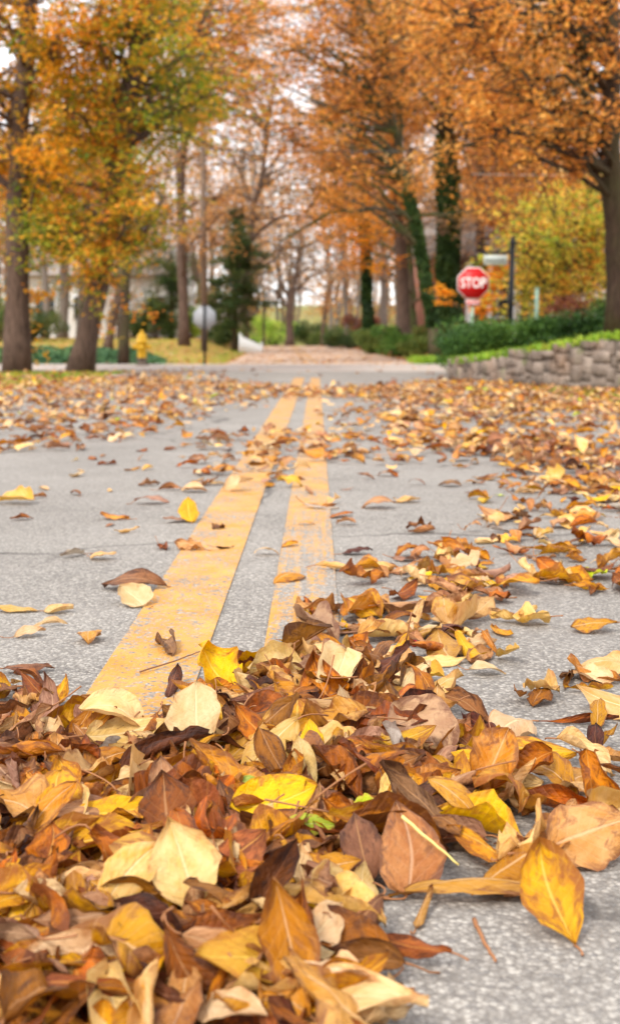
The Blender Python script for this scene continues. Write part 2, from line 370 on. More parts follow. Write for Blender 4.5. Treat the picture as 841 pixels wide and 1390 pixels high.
# ------------------------------------------------------------------ terrain
def xc(y): return 0.3 - 1.5*(y-28)/49.0
def tz(x, y):
    x = np.asarray(x, float); y = np.asarray(y, float)
    road = 0.31*sm((y-30)/46)
    left = 0.78*sm((y-28)/34)
    right = 0.55*sm((y-28)/14) + 0.8*sm((y-34)/60)
    z = road + (left-road)*sm((xc(y) - 2.7 - x)/2.5) + (right-road)*sm((x - xc(y) - 2.8)/2.5)
    z = np.where(y < 28, 0, z)
    return z + np.maximum(y-84, 0)*0.034*sm((y-84)/40)
def grid_mesh(name, xs, ys, zf, mat, dz=0.0):
    X, Y = np.meshgrid(xs, ys); Z = zf(X, Y) + dz; nx, ny = len(xs), len(ys)
    mb = MB(); i = np.arange(ny-1)[:, None]*nx; j = np.arange(nx-1)[None, :]
    Fc = np.stack([i+j, i+j+1, i+nx+j+1, i+nx+j], -1).reshape(-1, 4)
    mb.add(np.stack([X, Y, Z], -1).reshape(-1, 3), Fc); o = mb.build(name, mat, smooth=True); return o
def sp(a, b, n): return np.linspace(a, b, n)
xs = np.unique(np.concatenate([sp(-500, -60, 12), sp(-60, -12, 25), sp(-12, 12, 61), sp(12, 60, 25), sp(60, 500, 12)]))
ys = np.unique(np.concatenate([sp(-60, 0, 7), sp(0, 27.9, 8), sp(27.9, 90, 90), sp(90, 200, 30), sp(200, 900, 20)]))
def tground(X, Y): return tz(X, Y) - np.where(np.abs(X - xc(Y)) < 3.2, 0.06, 0.015) - np.where((Y < 28.2), 0.03, 0)
g = grid_mesh('ground', xs, ys, tground, [M['lawn'], M['leafy_soil'], M['meadow']]); tag(g, kind='structure')
cen = np.array([p.center[:2] for p in g.data.polygons])
mi = np.where(cen[:, 1] > 88, 2, np.where((cen[:, 0] > 2) & (cen[:, 1] > 20), 1, np.where((cen[:, 1] > 72), 1, 0)))
g.data.polygons.foreach_set('material_index', mi.astype(np.int32))
# roads
def sheet(name, xf0, xf1, ys, z, mat, nx=7):
    mb = MB(); V = []
    for y in ys:
        for s in np.linspace(0, 1, nx):
            x = xf0(y)*(1-s) + xf1(y)*s; V.append([x, y, float(tz(x, y)) + z if z is not None else 0])
    Fc = [[i*nx+j, i*nx+j+1, (i+1)*nx+j+1, (i+1)*nx+j] for i in range(len(ys)-1) for j in range(nx-1)]
    mb.add(V, Fc); o = mb.build(name, mat); return tag(o, kind='structure')
sheet('road', lambda y: -3.3 - 0.05*math.sin(y), lambda y: 2.35 + 0.05*math.sin(y*1.7) , sp(-8, 21.3, 60), 0.0, M['asphalt'], 5)
sheet('cross_road', lambda y: -90, lambda y: 90, [21.3, 24, 27.3], 0.0, M['cross_asphalt'], 41)
sheet('gutter', lambda y: -90, lambda y: 90, [27.3, 27.9], 0.012, M['kerb_concrete'], 41)
sheet('far_road', lambda y: xc(y)-2.5, lambda y: xc(y)+2.5, sp(27.9, 86, 80), 0.0, M['leafy_asphalt'], 7)
for a, b, nm in ((-0.3285, -0.1786, 'yellow_paint'), (-0.0864, 0.04, 'worn_yellow_paint')):
    o = sheet('yellow_line', lambda y, a=a: a, lambda y, b=b: b, sp(-8, 17.2, 50), 0.003, M[nm], 2)
for dx in (-0.55, -0.3):
    sheet('yellow_line', lambda y: xc(y)+dx, lambda y: xc(y)+dx+.13, sp(31, 84, 60), 0.008, M['worn_yellow_paint'], 2)

# stone wall and the bank behind it
WP = np.array([[1.93, 16.4], [2.15, 15.2], [2.55, 14.0], [3.2, 12.7], [4.3, 11.2], [6.2, 9.6], [9, 8.6]])
WT = np.array([0.25, 0.32, 0.42, 0.58, 0.66, 0.7, 0.7])
seg = np.concatenate([[0], np.cumsum(np.linalg.norm(np.diff(WP, axis=0), axis=1))])
def wallp(s): return np.array([np.interp(s, seg, WP[:, 0]), np.interp(s, seg, WP[:, 1])])
def walln(s):
    d = wallp(min(s+.1, seg[-1])) - wallp(max(s-.1, 0)); d /= np.linalg.norm(d); return np.array([-d[1], d[0]])
mb = MB(); mc = MB()
s_ = 0.0
while s_ < seg[-1]:
    w = random.choice([random.uniform(0.07, 0.13), random.uniform(.12, .24)]); top = float(np.interp(s_, seg, WT)); z = 0.0
    while z < top - 0.03:
        h_ = random.uniform(0.06, 0.2); h_ = min(h_, top + random.uniform(-0.02, 0.05) - z)
        if h_ < 0.05: break
        p = wallp(s_ + w/2 + random.uniform(-.02, .02)); n_ = walln(s_); ang = math.atan2(-n_[0], n_[1])
        # rounded stone
        a = np.linspace(0, PI, 6)[1:-1]; V = []; 
        U_, V_ = np.meshgrid(np.linspace(0, 2*PI, 12, endpoint=False), a)
        sq = lambda q: np.sign(q)*np.abs(q)**0.24
        P = np.stack([sq(np.cos(U_))*sq(np.sin(V_))*w*.56, sq(np.sin(U_))*sq(np.sin(V_))*0.12, sq(np.cos(V_))*h_*.52], -1).reshape(-1, 3)
        P *= 1 + rng.normal(0, 0.06, P.shape); P = np.vstack([P, [0, 0, h_*.52], [0, 0, -h_*.52]])
        ca, sa = math.cos(ang), math.sin(ang); P = P @ np.array([[ca, sa, 0], [-sa, ca, 0], [0, 0, 1]]) + [p[0]+random.uniform(-.02, .02), p[1]+random.uniform(-.02, .02), z+h_/2]
        Fc = [[i*12+j, (i+1)*12+j, (i+1)*12+(j+1) % 12, i*12+(j+1) % 12] for i in range(3) for j in range(12)] + [[j, (j+1) % 12, 48, 48] for j in range(12)] + [[36+(j+1) % 12, 36+j, 49, 49] for j in range(12)]
        mb.add(P, Fc); z += h_
    s_ += w*.93
V = []; ss = sp(0.08, seg[-1], 60)
for q in ss:
    p = wallp(q); n_ = walln(q); tp = np.interp(q, seg, WT)
    for off, z in ((-.09, 0), (-.09, tp-.05), (.12, tp-.05), (.12, 0)): V.append([p[0]+n_[0]*off, p[1]+n_[1]*off, z])
mc.add(V, [[i*4+j, i*4+(j+1) % 4, i*4+4+(j+1) % 4, i*4+4+j] for i in range(59) for j in range(4)])
wr = empty('stone_wall', (1.93, 16.4, 0), 'low rough grey brown stone retaining wall rising to the right under green grass', 'stone wall')
part(mb, 'stones', M['wall_stone'], wr, True); part(mc, 'mortar', M['mortar'], wr)
def bank_z(s, d):
    p = wallp(s) + walln(s)*d; top = np.interp(s, seg, WT)
    z = top - 0.03 + 0.10*sm(d/1.2)*sm(s/2) + 0.22*sm((d-.6)/3)*sm(s/3)
    return p, z * sm((21.2 - p[1])/2.2)
mb = MB(); V = []; ds = sp(0.08, 11, 30); ss = sp(0, seg[-1], 50)
for q in ss:
    for d in ds:
        p, z = bank_z(q, d); V.append([p[0], p[1], z - 0.02])
nd = len(ds)
mb.add(V, [[i*nd+j, i*nd+j+1, (i+1)*nd+j+1, (i+1)*nd+j] for i in range(len(ss)-1) for j in range(nd-1)])
tag(mb.build('bank', M['leafy_soil'], smooth=True), kind='structure')
# grass tufts along wall top, right verge
def grass(name, pts, h, label, spread=0.03):
    n = len(pts); a = rng.uniform(0, 2*PI, n); lean = rng.normal(0, 0.45, (n, 2)); hh = h*rng.uniform(.5, 1.3, n); w = 0.006 + 0.004*rng.random(n)
    w = w*max(1, h/0.06)
    dx = np.stack([np.cos(a)*w, np.sin(a)*w, np.zeros(n)], 1); mid = pts + np.stack([lean[:, 0]*hh*.3, lean[:, 1]*hh*.3, hh*.6], 1)
    tip = pts + np.stack([lean[:, 0]*hh, lean[:, 1]*hh, hh], 1)
    V = np.stack([pts-dx, pts+dx, mid+dx*.8, mid-dx*.8, tip], 1).reshape(-1, 3); i = np.arange(n)[:, None]*5
    mb = MB(); mb.add(V, np.vstack([i + [0, 1, 2, 3], i + [3, 2, 4, 4]])); o = mb.build(name, M['fol_grass']); return tag(o, label, 'grass', kind='stuff')
P = []
for k in range(15000):
    q = random.uniform(0.0, seg[-1]*.75); d = abs(random.gauss(0, .55)) - 0.12; p, z = bank_z(q, max(d, 0.02)); tp = np.interp(q, seg, WT)
    if d < 0.08: pp = wallp(q) + walln(q)*d; z = tp - 0.01; p = pp
    P.append([p[0], p[1], z - 0.02 + random.uniform(-.03, .01)])
grass('grass', np.array(P), 0.085, 'bright green grass spilling over the top of the stone wall')
P = []
for k in range(9000):
    y = random.uniform(5, 15.5); x = 2.42 + abs(random.gauss(0, .5)); P.append([x, y, -0.04])
grass('grass', np.array(P), 0.06, 'patchy green grass verge at the foot of the stone wall')
P = []
for k in range(12000):
    y = random.uniform(11, 21.2); x = -3.3 - abs(random.gauss(0, 1.6)); P.append([x, y, -0.05])
grass('grass', np.array(P), 0.07, 'short grass verge under the two big trees on the left')
P = []
for k in range(9000):
    y = random.uniform(29, 55); x = xc(y) - 2.7 - random.uniform(0, 12); P.append([x, y, float(tz(x, y)) - 0.04])
grass('grass', np.array(P), 0.09, 'thin yellowing lawn grass beyond the cross road on the left')
P = []
for k in range(5000):
    x = random.uniform(2.4, 4.6); y = random.uniform(28.1, 31); P.append([x, y, float(tz(x, y)) - 0.04])
grass('grass', np.array(P), 0.2, 'lush light green tuft of grass on the far right corner of the crossing')

# ------------------------------------------------------------------ trees
def curve(pts, n=10):
    pts = np.asarray(pts, float); 
    if len(pts) < 3: return np.array([pts[0]*(1-t)+pts[-1]*t for t in np.linspace(0, 1, n)])
    s = np.concatenate([[0], np.cumsum(np.linalg.norm(np.diff(pts, axis=0), axis=1))]); q = np.linspace(0, s[-1], n)
    out = np.stack([np.interp(q, s, pts[:, i]) for i in range(3)], 1)
    for _ in range(2): out[1:-1] = (out[:-2] + 2*out[1:-1] + out[2:])/4
    return out
def limb_to(a, b, n=8, sag=0.12):
    d = b - a; L = np.linalg.norm(d); m = (a+b)/2 + np.array([0, 0, L*sag]) + rng.normal(0, L*.07, 3)
    t_ = np.linspace(0, 1, n)[:, None]; P = (1-t_)**2*a + 2*t_*(1-t_)*m + t_**2*b
    P[1:-1] += rng.normal(0, L*.015, (n-2, 3)); return P
def tree(name, tr, D, r0, r1, barkm, fol, label, crown=(), limbs=(), leaf=0.11, lpc=220, cr=0.7, cat='tree', group=None, base_z=None,
         ivy=None, twigs=6, jit=2.0, extra=None, amber=None, sides=10):
    """tr: trunk waypoints (u, v) on the photo at depth D; crown: boxes (u0, v0, u1, v1, clumps)"""
    P = np.array([at(u, v, D) for u, v in tr]); bz = float(tz(P[0][0], D)) if base_z is None else base_z
    P[0][2] = bz
    root = empty(name, P[0], label, cat, group)
    T = curve(P, 16); T[0] = P[0]; T[0, 2] -= 0.1; rr = np.linspace(r0, r1, 16); rr[0] *= 1.35; rr[1] *= 1.08
    T[2:-1] += rng.normal(0, r0*.12, (13, 3))
    mb = MB(); mb.tube(T, rr, sides, wob=0.05)
    for L in limbs:
        Q = curve([at(*(q if len(q) == 3 else (q[0], q[1], D))) for q in L[1:]], 12); Q[2:] += rng.normal(0, .03, Q[2:].shape)
        mb.tube(Q, np.linspace(L[0], L[0]*.3, 12), 7, wob=0.05)
        for q in range(4, 12, 2):
            e = Q[q] + rng.normal(0, 1, 3)*[.8, .6, .5] ; mb.tube(limb_to(Q[q], e, 6), np.linspace(L[0]*.3, .006, 6), 5)
    C = []
    for (u0, v0, u1, v1, nc) in crown:
        for _ in range(nc):
            dd = D + random.uniform(-jit, jit); c = at(random.uniform(u0, u1), random.uniform(v0, v1), dd)
            # nearest trunk point below
            below = T[T[:, 2] < c[2] + 0.05*np.hypot(c[0]-T[:, 0], c[1]-T[:, 1])]
            k = max(3, len(below)-1) if len(below) else 3
            k = min(k, 15); a = T[k] if rng.random() < .6 else T[max(3, k-2)]
            r_ = min(rr[k]*.5, 0.02 + 0.012*np.linalg.norm(c-a))
            mb.tube(limb_to(a, c, 8, rng.uniform(.02, .3)), np.linspace(r_, .008, 8), 5, cap=False)
            for _t in range(twigs):
                e = c + rng.normal(0, cr*.8, 3)*[1, 1, .7]; st = c + (a-c)*rng.random()*.35
                tw = limb_to(st, e, 5, .05); mb.tube(tw, np.linspace(.009, .004, 5)*(1+D/40), 3, cap=False)
                m = max(1, int(1.6*lpc/twigs * rng.uniform(.2, 1.9)))
                f = rng.random(m)[:, None]**.6; i0 = st*(1-f) + e*f
                C.append(i0 + rng.normal(0, cr*rng.uniform(.1, .26), (m, 3))*[1, 1, .6])
    part(mb, 'trunk', M[barkm], root, True)
    if C and lpc > 0:
        C = np.vstack(C); mc = MB(); V, Fc = leafquads(C, leaf*.82, .35); mc.add(V, Fc); part(mc, 'crown', M[fol], root)
    if ivy:
        k0, k1, n, rad = ivy; q = rng.uniform(k0, k1, n); idx = q*15; Pn = np.stack([np.interp(idx, np.arange(16), T[:, i]) for i in range(3)], 1); rn = np.interp(idx, np.arange(16), rr)
        a = rng.uniform(0, 2*PI, n); lump = 1 + .5*np.sin(q*37+a*2)*np.cos(q*17+a)
        Pn[:, 0] += np.cos(a)*(rn + rad*lump*rng.random(n)); Pn[:, 1] += np.sin(a)*(rn + rad*lump*rng.random(n))
        mc = MB(); V, Fc = leafquads(Pn, leaf*1.1, .0, .9); mc.add(V, Fc); part(mc, 'ivy', M['fol_ivy'], root)
    return root
def shrub(name, c, size, n, fol, label, leaf=0.06, cat='shrub', group=None, stems=10, aspect=.6, lumps=14):
    c = np.asarray(c, float); sx, sy, sz = size; root = empty(name, c, label, cat, group); mb = MB(); C = []
    for k in range(lumps):
        lc = c + [random.uniform(-.75, .75)*sx/2, random.uniform(-.75, .75)*sy/2, random.uniform(.15, .85)*sz]; lr = np.array([sx, sy, sz*1.2])*random.uniform(.14, .26)
        q = rng.normal(size=(n//lumps, 3)); q /= np.linalg.norm(q, axis=1)[:, None]; q *= rng.random((len(q), 1))**.35
        C.append(lc + q*lr*random.uniform(.8, 1.2))
        mb.tube(limb_to(c + [random.uniform(-.1, .1)*sx, random.uniform(-.1, .1)*sy, -.05], lc, 6), np.linspace(.02*sz+.004, .004, 6), 5)
    C = np.vstack(C); C[:, 2] = np.maximum(C[:, 2], c[2] - .03 + 0.04*rng.random(len(C)))
    part(mb, 'stems', M['bark_brown'], root); mc = MB(); V, Fc = leafquads(C, leaf, .2, aspect); mc.add(V, Fc); part(mc, 'foliage', M[fol], root); return root

# --- left side
tree('roadside_tree', [(22, 503), (25, 430), (27, 340), (24, 240), (32, 120), (38, 0), (44, -120)], 21.0, .22, .12, 'bark_brown', 'fol_gold',
     'thick straight grey brown trunk with golden leaves at the far left verge', crown=[(-130, -110, 110, 230, 52), (-60, 200, 60, 280, 6), (20, 400, 50, 420, 1)], lpc=200)
tree('roadside_tree', [(108, 505), (122, 440), (137, 370), (150, 300), (168, 180), (180, 80), (205, -40), (215, -120)], 20.8, .2, .11, 'bark_brown', 'fol_goldgreen',
     'brown trunk leaning right beside the hydrant under green and golden leaves', crown=[(60, -110, 250, 110, 30), (60, 110, 210, 340, 36), (90, 330, 135, 385, 4), (180, 60, 300, 200, 16)], lpc=200,
     limbs=[(.07, (168, 180), (215, 120), (260, 60), (300, -30))])
tree('slim_tree', [(168, 495), (169, 420), (171, 350), (174, 260), (178, 150), (186, 20), (190, -60)], 28.3, .12, .07, 'bark_dark', 'fol_orange',
     'slim dark upright tree between the leaning trunk and the yellow hydrant', crown=[(120, -60, 370, 170, 46)], lpc=150)
tree('forked_tree', [(146, 473), (148, 455), (154, 425), (168, 385), (192, 330), (220, 270)], 40, .16, .06, 'bark_brown', 'fol_tan',
     'small forked pale tree behind the leaning trunk', crown=[(140, 200, 250, 350, 16)], limbs=[(.09, (154, 425), (160, 385), (158, 330))], lpc=60, cr=1.0)
tree('lawn_tree', [(85, 454), (86, 410), (90, 340), (92, 240), (96, 120)], 58, .24, .15, 'bark_grey', 'fol_gold',
     'pale grey trunk on the lawn in front of the white house', crown=[(20, 60, 180, 330, 30)], lpc=170, cr=1.3, leaf=.2)
tree('lawn_tree', [(62, 456), (63, 410), (60, 340), (52, 240)], 56, .17, .1, 'bark_grey', 'fol_goldgreen',
     'thin grey trunk on the lawn left of the white house', crown=[(-20, 180, 90, 330, 16)], lpc=170, cr=1.3, leaf=.2)
tree('lawn_tree', [(112, 458), (112, 410), (114, 330), (118, 200)], 62, .3, .2, 'bark_grey', 'fol_gold',
     'broad pale trunk half hidden behind the leaning tree', crown=[(60, 150, 190, 320, 16)], lpc=150, cr=1.3, leaf=.2)
tree('spreading_tree', [(330, 462), (332, 400), (336, 340), (345, 280), (356, 240), (362, 180)], 62, .26, .1, 'bark_brown', 'fol_rust',
     'tall bare limbed tree with thin rusty leaves left of the far road', crown=[(230, 160, 430, 340, 34), (240, 0, 400, 150, 16)], lpc=60, cr=1.5, leaf=.16, jit=4,
     limbs=[(.12, (338, 330), (365, 300), (400, 290), (440, 300)), (.1, (345, 285), (325, 230), (300, 180)), (.09, (352, 260), (385, 200), (400, 150))])
tree('cedar_tree', [(318, 455), (319, 400), (322, 340), (326, 300)], 52, .12, .03, 'bark_dark', 'fol_evergreen',
     'dark green cedar standing behind the grey backed road sign', crown=[(288, 375, 350, 440, 20), (300, 330, 345, 385, 12), (310, 290, 335, 330, 4)], lpc=420, cr=.6, leaf=.11, jit=1)
tree('cedar_tree', [(232, 462), (233, 420), (232, 360), (230, 320)], 56, .12, .03, 'bark_dark', 'fol_evergreen',
     'dark evergreen with brown patches behind the yellow hydrant', crown=[(200, 390, 262, 445, 16), (212, 330, 252, 390, 10)], lpc=330, cr=.6, leaf=.11, jit=1)
tree('bare_tree', [(393, 470), (393, 445), (392, 420), (396, 395), (404, 360), (412, 320)], 84, .3, .1, 'bark_brown', 'fol_tan',
     'bare spreading tree at the end of the far road', crown=[(340, 300, 440, 400, 26)], lpc=26, cr=1.6, leaf=.2,
     limbs=[(.16, (392, 420), (375, 395), (352, 388)), (.15, (394, 410), (380, 380), (372, 350)), (.15, (395, 400), (420, 375), (440, 368)), (.12, (396, 395), (412, 390), (430, 400))])
tree('young_tree', [(358, 468), (358, 440), (357, 420), (360, 390)], 80, .1, .05, 'bark_dark', 'fol_tan',
     'thin dark young tree just left of the end of the road', crown=[(345, 360, 375, 410, 5)], lpc=40, cr=.8, leaf=.15)
tree('young_tree', [(437, 470), (438, 445), (440, 420), (450, 380)], 78, .12, .05, 'bark_brown', 'fol_rust',
     'short brown young tree just right of the end of the road', crown=[(425, 350, 480, 420, 9)], lpc=60, cr=1.0, leaf=.15)
# sparse light canopy over the road
tree('overhanging_tree', [(250, 462), (248, 380), (244, 280), (250, 160), (262, 0)], 46, .2, .12, 'bark_brown', 'fol_rust',
     'tall thin tree with sparse rusty leaves behind the roadside sign', crown=[(200, -40, 360, 130, 34), (230, 110, 340, 330, 18), (330, -40, 460, 60, 12)], lpc=100, cr=1.1, leaf=.14, jit=3)
# --- right side
tree('oak_tree', [(838, 440), (836, 380), (834, 300), (832, 215), (830, 120), (827, 30), (824, -90)], 16.6, .15, .11, 'bark_dark', 'fol_orange',
     'dark oak trunk at the right edge with long crooked branches over the road', crown=[(560, -90, 800, 60, 30), (620, 60, 800, 210, 24), (800, -90, 880, 200, 8)], base_z=.72, lpc=150, jit=2.2, leaf=.085,
     limbs=[(.055, (832, 215), (800, 229, 16.4), (755, 232, 16), (732, 208, 15.8), (700, 182, 15.5), (660, 160, 15.2)),
            (.05, (829, 52), (790, 43, 16.2), (730, 42, 16), (680, 36, 15.5), (635, 18, 15)), (.04, (831, 120), (790, 90), (760, 40), (740, -30))])
tree('ivy_clad_tree', [(609, 458), (609, 380), (608, 300), (606, 220), (604, 130), (600, 0)], 40, .28, .2, 'bark_dark', 'fol_orange',
     'thick upright trunk wrapped in dark ivy right behind the stop sign', crown=[(500, -60, 700, 160, 70)], lpc=105, cr=1.0, leaf=.15, ivy=(0.05, .62, 9000, .13), jit=4)
tree('leaning_tree', [(592, 462), (583, 410), (572, 350), (562, 295), (548, 230), (528, 140), (510, 20)], 33, .15, .08, 'bark_mossy', 'fol_orange',
     'mossy trunk leaning left beside the stop sign with ivy on its upper half', crown=[(390, -60, 600, 120, 58), (390, 120, 560, 260, 30), (300, 50, 430, 200, 16)], lpc=120, cr=.9, leaf=.13, ivy=(.1, .5, 2400, .03), jit=3,
     limbs=[(.075, (562, 292), (530, 288), (480, 283), (430, 296), (395, 318), (380, 330)), (.06, (552, 245), (510, 236), (470, 240), (430, 262), (418, 290)),
            (.05, (566, 292), (600, 292), (640, 286)),
            (.06, (548, 225), (500, 180), (440, 160), (380, 175), (340, 200)), (.05, (535, 160), (480, 100), (410, 80), (350, 95))])
tree('brown_tree', [(548, 462), (547, 400), (544, 340), (538, 280), (534, 200), (540, 60)], 42, .25, .14, 'bark_brown', 'fol_orange',
     'stout brown trunk just left of the leaning mossy one', crown=[(470, -40, 620, 180, 40), (450, 180, 560, 300, 12)], lpc=120, cr=1.1, leaf=.15, jit=4)
tree('brown_tree', [(563, 462), (560, 420), (556, 370), (552, 300), (556, 200)], 45, .18, .1, 'bark_mossy', 'fol_amber',
     'slender greenish trunk squeezed between the brown and the leaning trunks', crown=[(440, 260, 560, 360, 16), (560, 330, 640, 400, 3)], lpc=110, cr=.9, leaf=.14, jit=4)
tree('ivy_clad_tree', [(499, 445), (498, 400), (496, 340), (492, 260), (490, 150)], 62, .17, .1, 'bark_dark', 'fol_orange',
     'distant slim trunk coated in ivy above the green bushes', crown=[(430, 80, 560, 330, 40)], lpc=120, cr=1.4, leaf=.2, ivy=(.0, .55, 3500, .12), jit=5)
tree('woodland_tree', [(655, 450), (654, 380), (650, 300), (652, 200), (650, 60)], 47, .22, .14, 'bark_brown', 'fol_orange',
     'brown trunk rising directly behind the blade of the street name sign', crown=[(590, 60, 740, 300, 50)], lpc=120, cr=1.1, leaf=.15, jit=4)
tree('woodland_tree', [(712, 448), (712, 380), (714, 300), (713, 220), (716, 100)], 44, .16, .1, 'bark_dark', 'fol_orange',
     'dark trunk right of the black street name pole', crown=[(660, 40, 800, 260, 50)], lpc=120, cr=1.1, leaf=.15, jit=4)
tree('woodland_tree', [(676, 448), (677, 380), (680, 300), (686, 180), (690, 60)], 52, .2, .12, 'bark_brown', 'fol_rust',
     'reddish brown trunk between the stop sign and the black pole', crown=[(600, 0, 760, 280, 46)], lpc=110, cr=1.2, leaf=.17, jit=4)
tree('woodland_tree', [(790, 446), (789, 380), (786, 300), (790, 180), (784, 40)], 38, .2, .12, 'bark_brown', 'fol_orange',
     'brown trunk left of the oak behind the yellow green maple', crown=[(720, -40, 880, 260, 60)], lpc=130, cr=1.0, leaf=.14, jit=4)
tree('woodland_tree', [(520, 460), (521, 400), (519, 330), (515, 240), (520, 100)], 70, .2, .12, 'bark_grey', 'fol_rust',
     'far grey trunk behind the green bushes right of the road', crown=[(440, 40, 580, 380, 44)], lpc=90, cr=1.5, leaf=.22, jit=6)
tree('woodland_tree', [(470, 462), (469, 410), (464, 340), (458, 260), (450, 160)], 74, .16, .1, 'bark_grey', 'fol_tan',
     'thin far trunk nearest the right side of the road end', crown=[(405, 120, 500, 380, 36)], lpc=60, cr=1.5, leaf=.2, jit=6)
tree('maple_tree', [(765, 440), (764, 420), (760, 385), (762, 340), (768, 290)], 22.5, .09, .03, 'bark_dark', 'fol_yellowgreen',
     'small maple with yellow green and orange leaves behind the hedge', crown=[(690, 265, 850, 340, 34), (700, 335, 850, 395, 30), (712, 390, 790, 425, 7)], base_z=.1, lpc=105, cr=.6, leaf=.1, jit=1.8)
tree('maple_sapling', [(668, 440), (668, 420), (664, 395), (672, 370)], 26, .03, .015, 'bark_dark', 'fol_amber',
     'small sapling with bright amber leaves showing around the stop sign', crown=[(648, 370, 690, 402, 7), (640, 395, 680, 424, 5), (592, 395, 612, 425, 2)], lpc=90, cr=.28, leaf=.1, jit=.8, twigs=4)

for (tr_, D_, fol_, lab_, cw, lp) in (
  ([(60, 458), (61, 430), (58, 400), (60, 370)], 60, 'fol_shrub', 'small green understorey tree before the left end of the white house', (5, 345, 110, 435, 16), 150),
  ([(160, 458), (160, 430), (163, 400), (160, 370)], 57, 'fol_tan', 'small tan understorey tree before the middle of the white house', (118, 330, 200, 420, 15), 120),
  ([(212, 458), (212, 430), (214, 400), (210, 370)], 60, 'fol_shrub', 'small green understorey tree before the right end of the white house', (180, 330, 262, 420, 14), 120),
  ([(620, 452), (622, 430), (618, 400), (625, 360)], 41, 'fol_tan', 'thin brown leaved understorey tree just left of the stop sign', (590, 250, 680, 360, 16), 120),
  ([(735, 450), (734, 420), (738, 390), (735, 350)], 36, 'fol_orange', 'orange understorey tree behind the yellow green maple', (650, 225, 800, 330, 26), 130)):
    tree('understorey_tree', tr_, D_, .07, .03, 'bark_brown', fol_, lab_, crown=[cw], lpc=lp, cr=.9, leaf=.13, jit=2, group='small understorey trees')
# shrubs and hedge
def G(u, D, dz=0): x = (u-VX)/F*D; return (x, D, float(tz(x, D)) + dz)
shrub('yew_hedge', (2.75, 18.3, .05), (2.3, 1.6, .84), 19000, 'fol_yew', 'dark green clipped yew below the stop sign at the end of the wall', .05, 'hedge', lumps=26)
shrub('yew_hedge', (4.2, 18.0, .30), (2.4, 1.4, .64), 15000, 'fol_yew', 'dark green yew on the bank below the black street name pole', .05, 'hedge', lumps=22)
shrub('yew_hedge', (5.6, 17.6, .45), (1.6, 1.2, .45), 8000, 'fol_yew', 'dark green low yew at the foot of the oak trunk', .05, 'hedge', lumps=14)
shrub('rhododendron', G(535, 42), (1.9, 1.6, 1.15), 5000, 'fol_yew', 'dark rounded bush at the foot of the brown trunks', .09)
shrub('rhododendron', G(505, 46), (2.0, 1.8, .95), 5000, 'fol_shrub', 'light green rounded bush left of the dark one', .09)
shrub('rhododendron', G(472, 60), (2.8, 2.4, 1.0), 5000, 'fol_evergreen', 'dark low bush by the right edge of the far road', .1)
shrub('rhododendron', G(575, 34), (1.6, 1.2, .6), 4000, 'fol_shrub', 'straggly yellow green bush at the foot of the leaning trunk', .08)
shrub('rhododendron', G(600, 38), (2.2, 1.6, 1.0), 4000, 'fol_shrub', 'mixed green bush behind the left end of the hedge', .09)
shrub('burgundy_shrub', G(486, 66), (3.0, 2.0, 1.9), 4500, 'fol_burgundy', 'reddish brown leafless looking shrub beyond the low dark bush', .1)
shrub('burgundy_shrub', (4.9, 21.0, .1), (1.9, 1.4, 1.15), 4500, 'fol_burgundy', 'brownish shrub under the yellow green maple', .07)
shrub('evergreen_bush', (5.0, 19.8, .35), (1.0, .8, .95), 4500, 'fol_yew', 'dark pointed bush beside the oak trunk', .06)
shrub('field_bush', G(372, 92), (4.2, 3, 2.2), 4000, 'fol_lime', 'yellow green bush left of the bare tree', .16)
shrub('field_bush', G(420, 92), (3.6, 3, 1.9), 4500, 'fol_evergreen', 'green rounded bush right of the bare tree', .14)
shrub('field_bush', G(452, 88), (3.4, 3, 1.6), 3500, 'fol_shrub', 'olive bush beyond the right edge of the road end', .14)
shrub('lawn_bush', G(318, 56), (2.0, 1.6, 1.1), 4500, 'fol_shrub', 'pale green loose bush beside the white fence panel', .09)
shrub('lawn_bush', G(300, 54), (1.8, 1.6, 1.0), 4000, 'fol_evergreen', 'dark green bush right of the grey backed sign', .09)
shrub('lawn_bush', G(262, 68), (1.4, 1.2, 1.9), 3500, 'fol_lime', 'bright lime bush seen left of the grey backed sign', .1)
shrub('lawn_bush', G(205, 56), (2.6, 1.6, 1.2), 4500, 'fol_evergreen', 'low dark bush left of the yellow hydrant', .09)
shrub('lawn_bush', G(40, 52), (3.4, 2.0, 1.3), 5000, 'fol_evergreen', 'dark bush between the two left hand trunks', .1)
shrub('lawn_bush', G(-5, 50), (3.4, 2.0, 2.2), 5000, 'fol_shrub', 'tall green bush at the far left edge', .1)
shrub('lawn_bush', G(182, 64), (3.0, 1.8, 1.4), 4000, 'fol_shrub', 'olive green bush in front of the white house', .1)
# small red bush near the far road end
shrub('red_bush', G(449, 70), (.6, .6, .55), 700, 'fol_red', 'small bright red bush at the right of the road end', .1, lumps=6)
# ivy ground cover
P = []
for k in range(38000):
    y = random.uniform(28.2, 34); xl = -3.6 - (y-28)*.12; x = xl - random.random()*9
    hgt = .42*(1 - abs((y-31.1)/3.1)**3)*(1 - math.exp((x-xl)*2.2))*(.7+.4*math.sin(x*2.3)*math.sin(y*3+x)); P.append([x, y, float(tz(x, y)) + max(hgt, 0)*random.random()**.4])
mb = MB(); V, Fc = leafquads(np.array(P), .09, .6, .85); mb.add(V, Fc); tag(mb.build('ivy_ground_cover', M['fol_ground']), 'bluish green ivy covering the ground behind the left trunks', 'ground cover', kind='stuff')

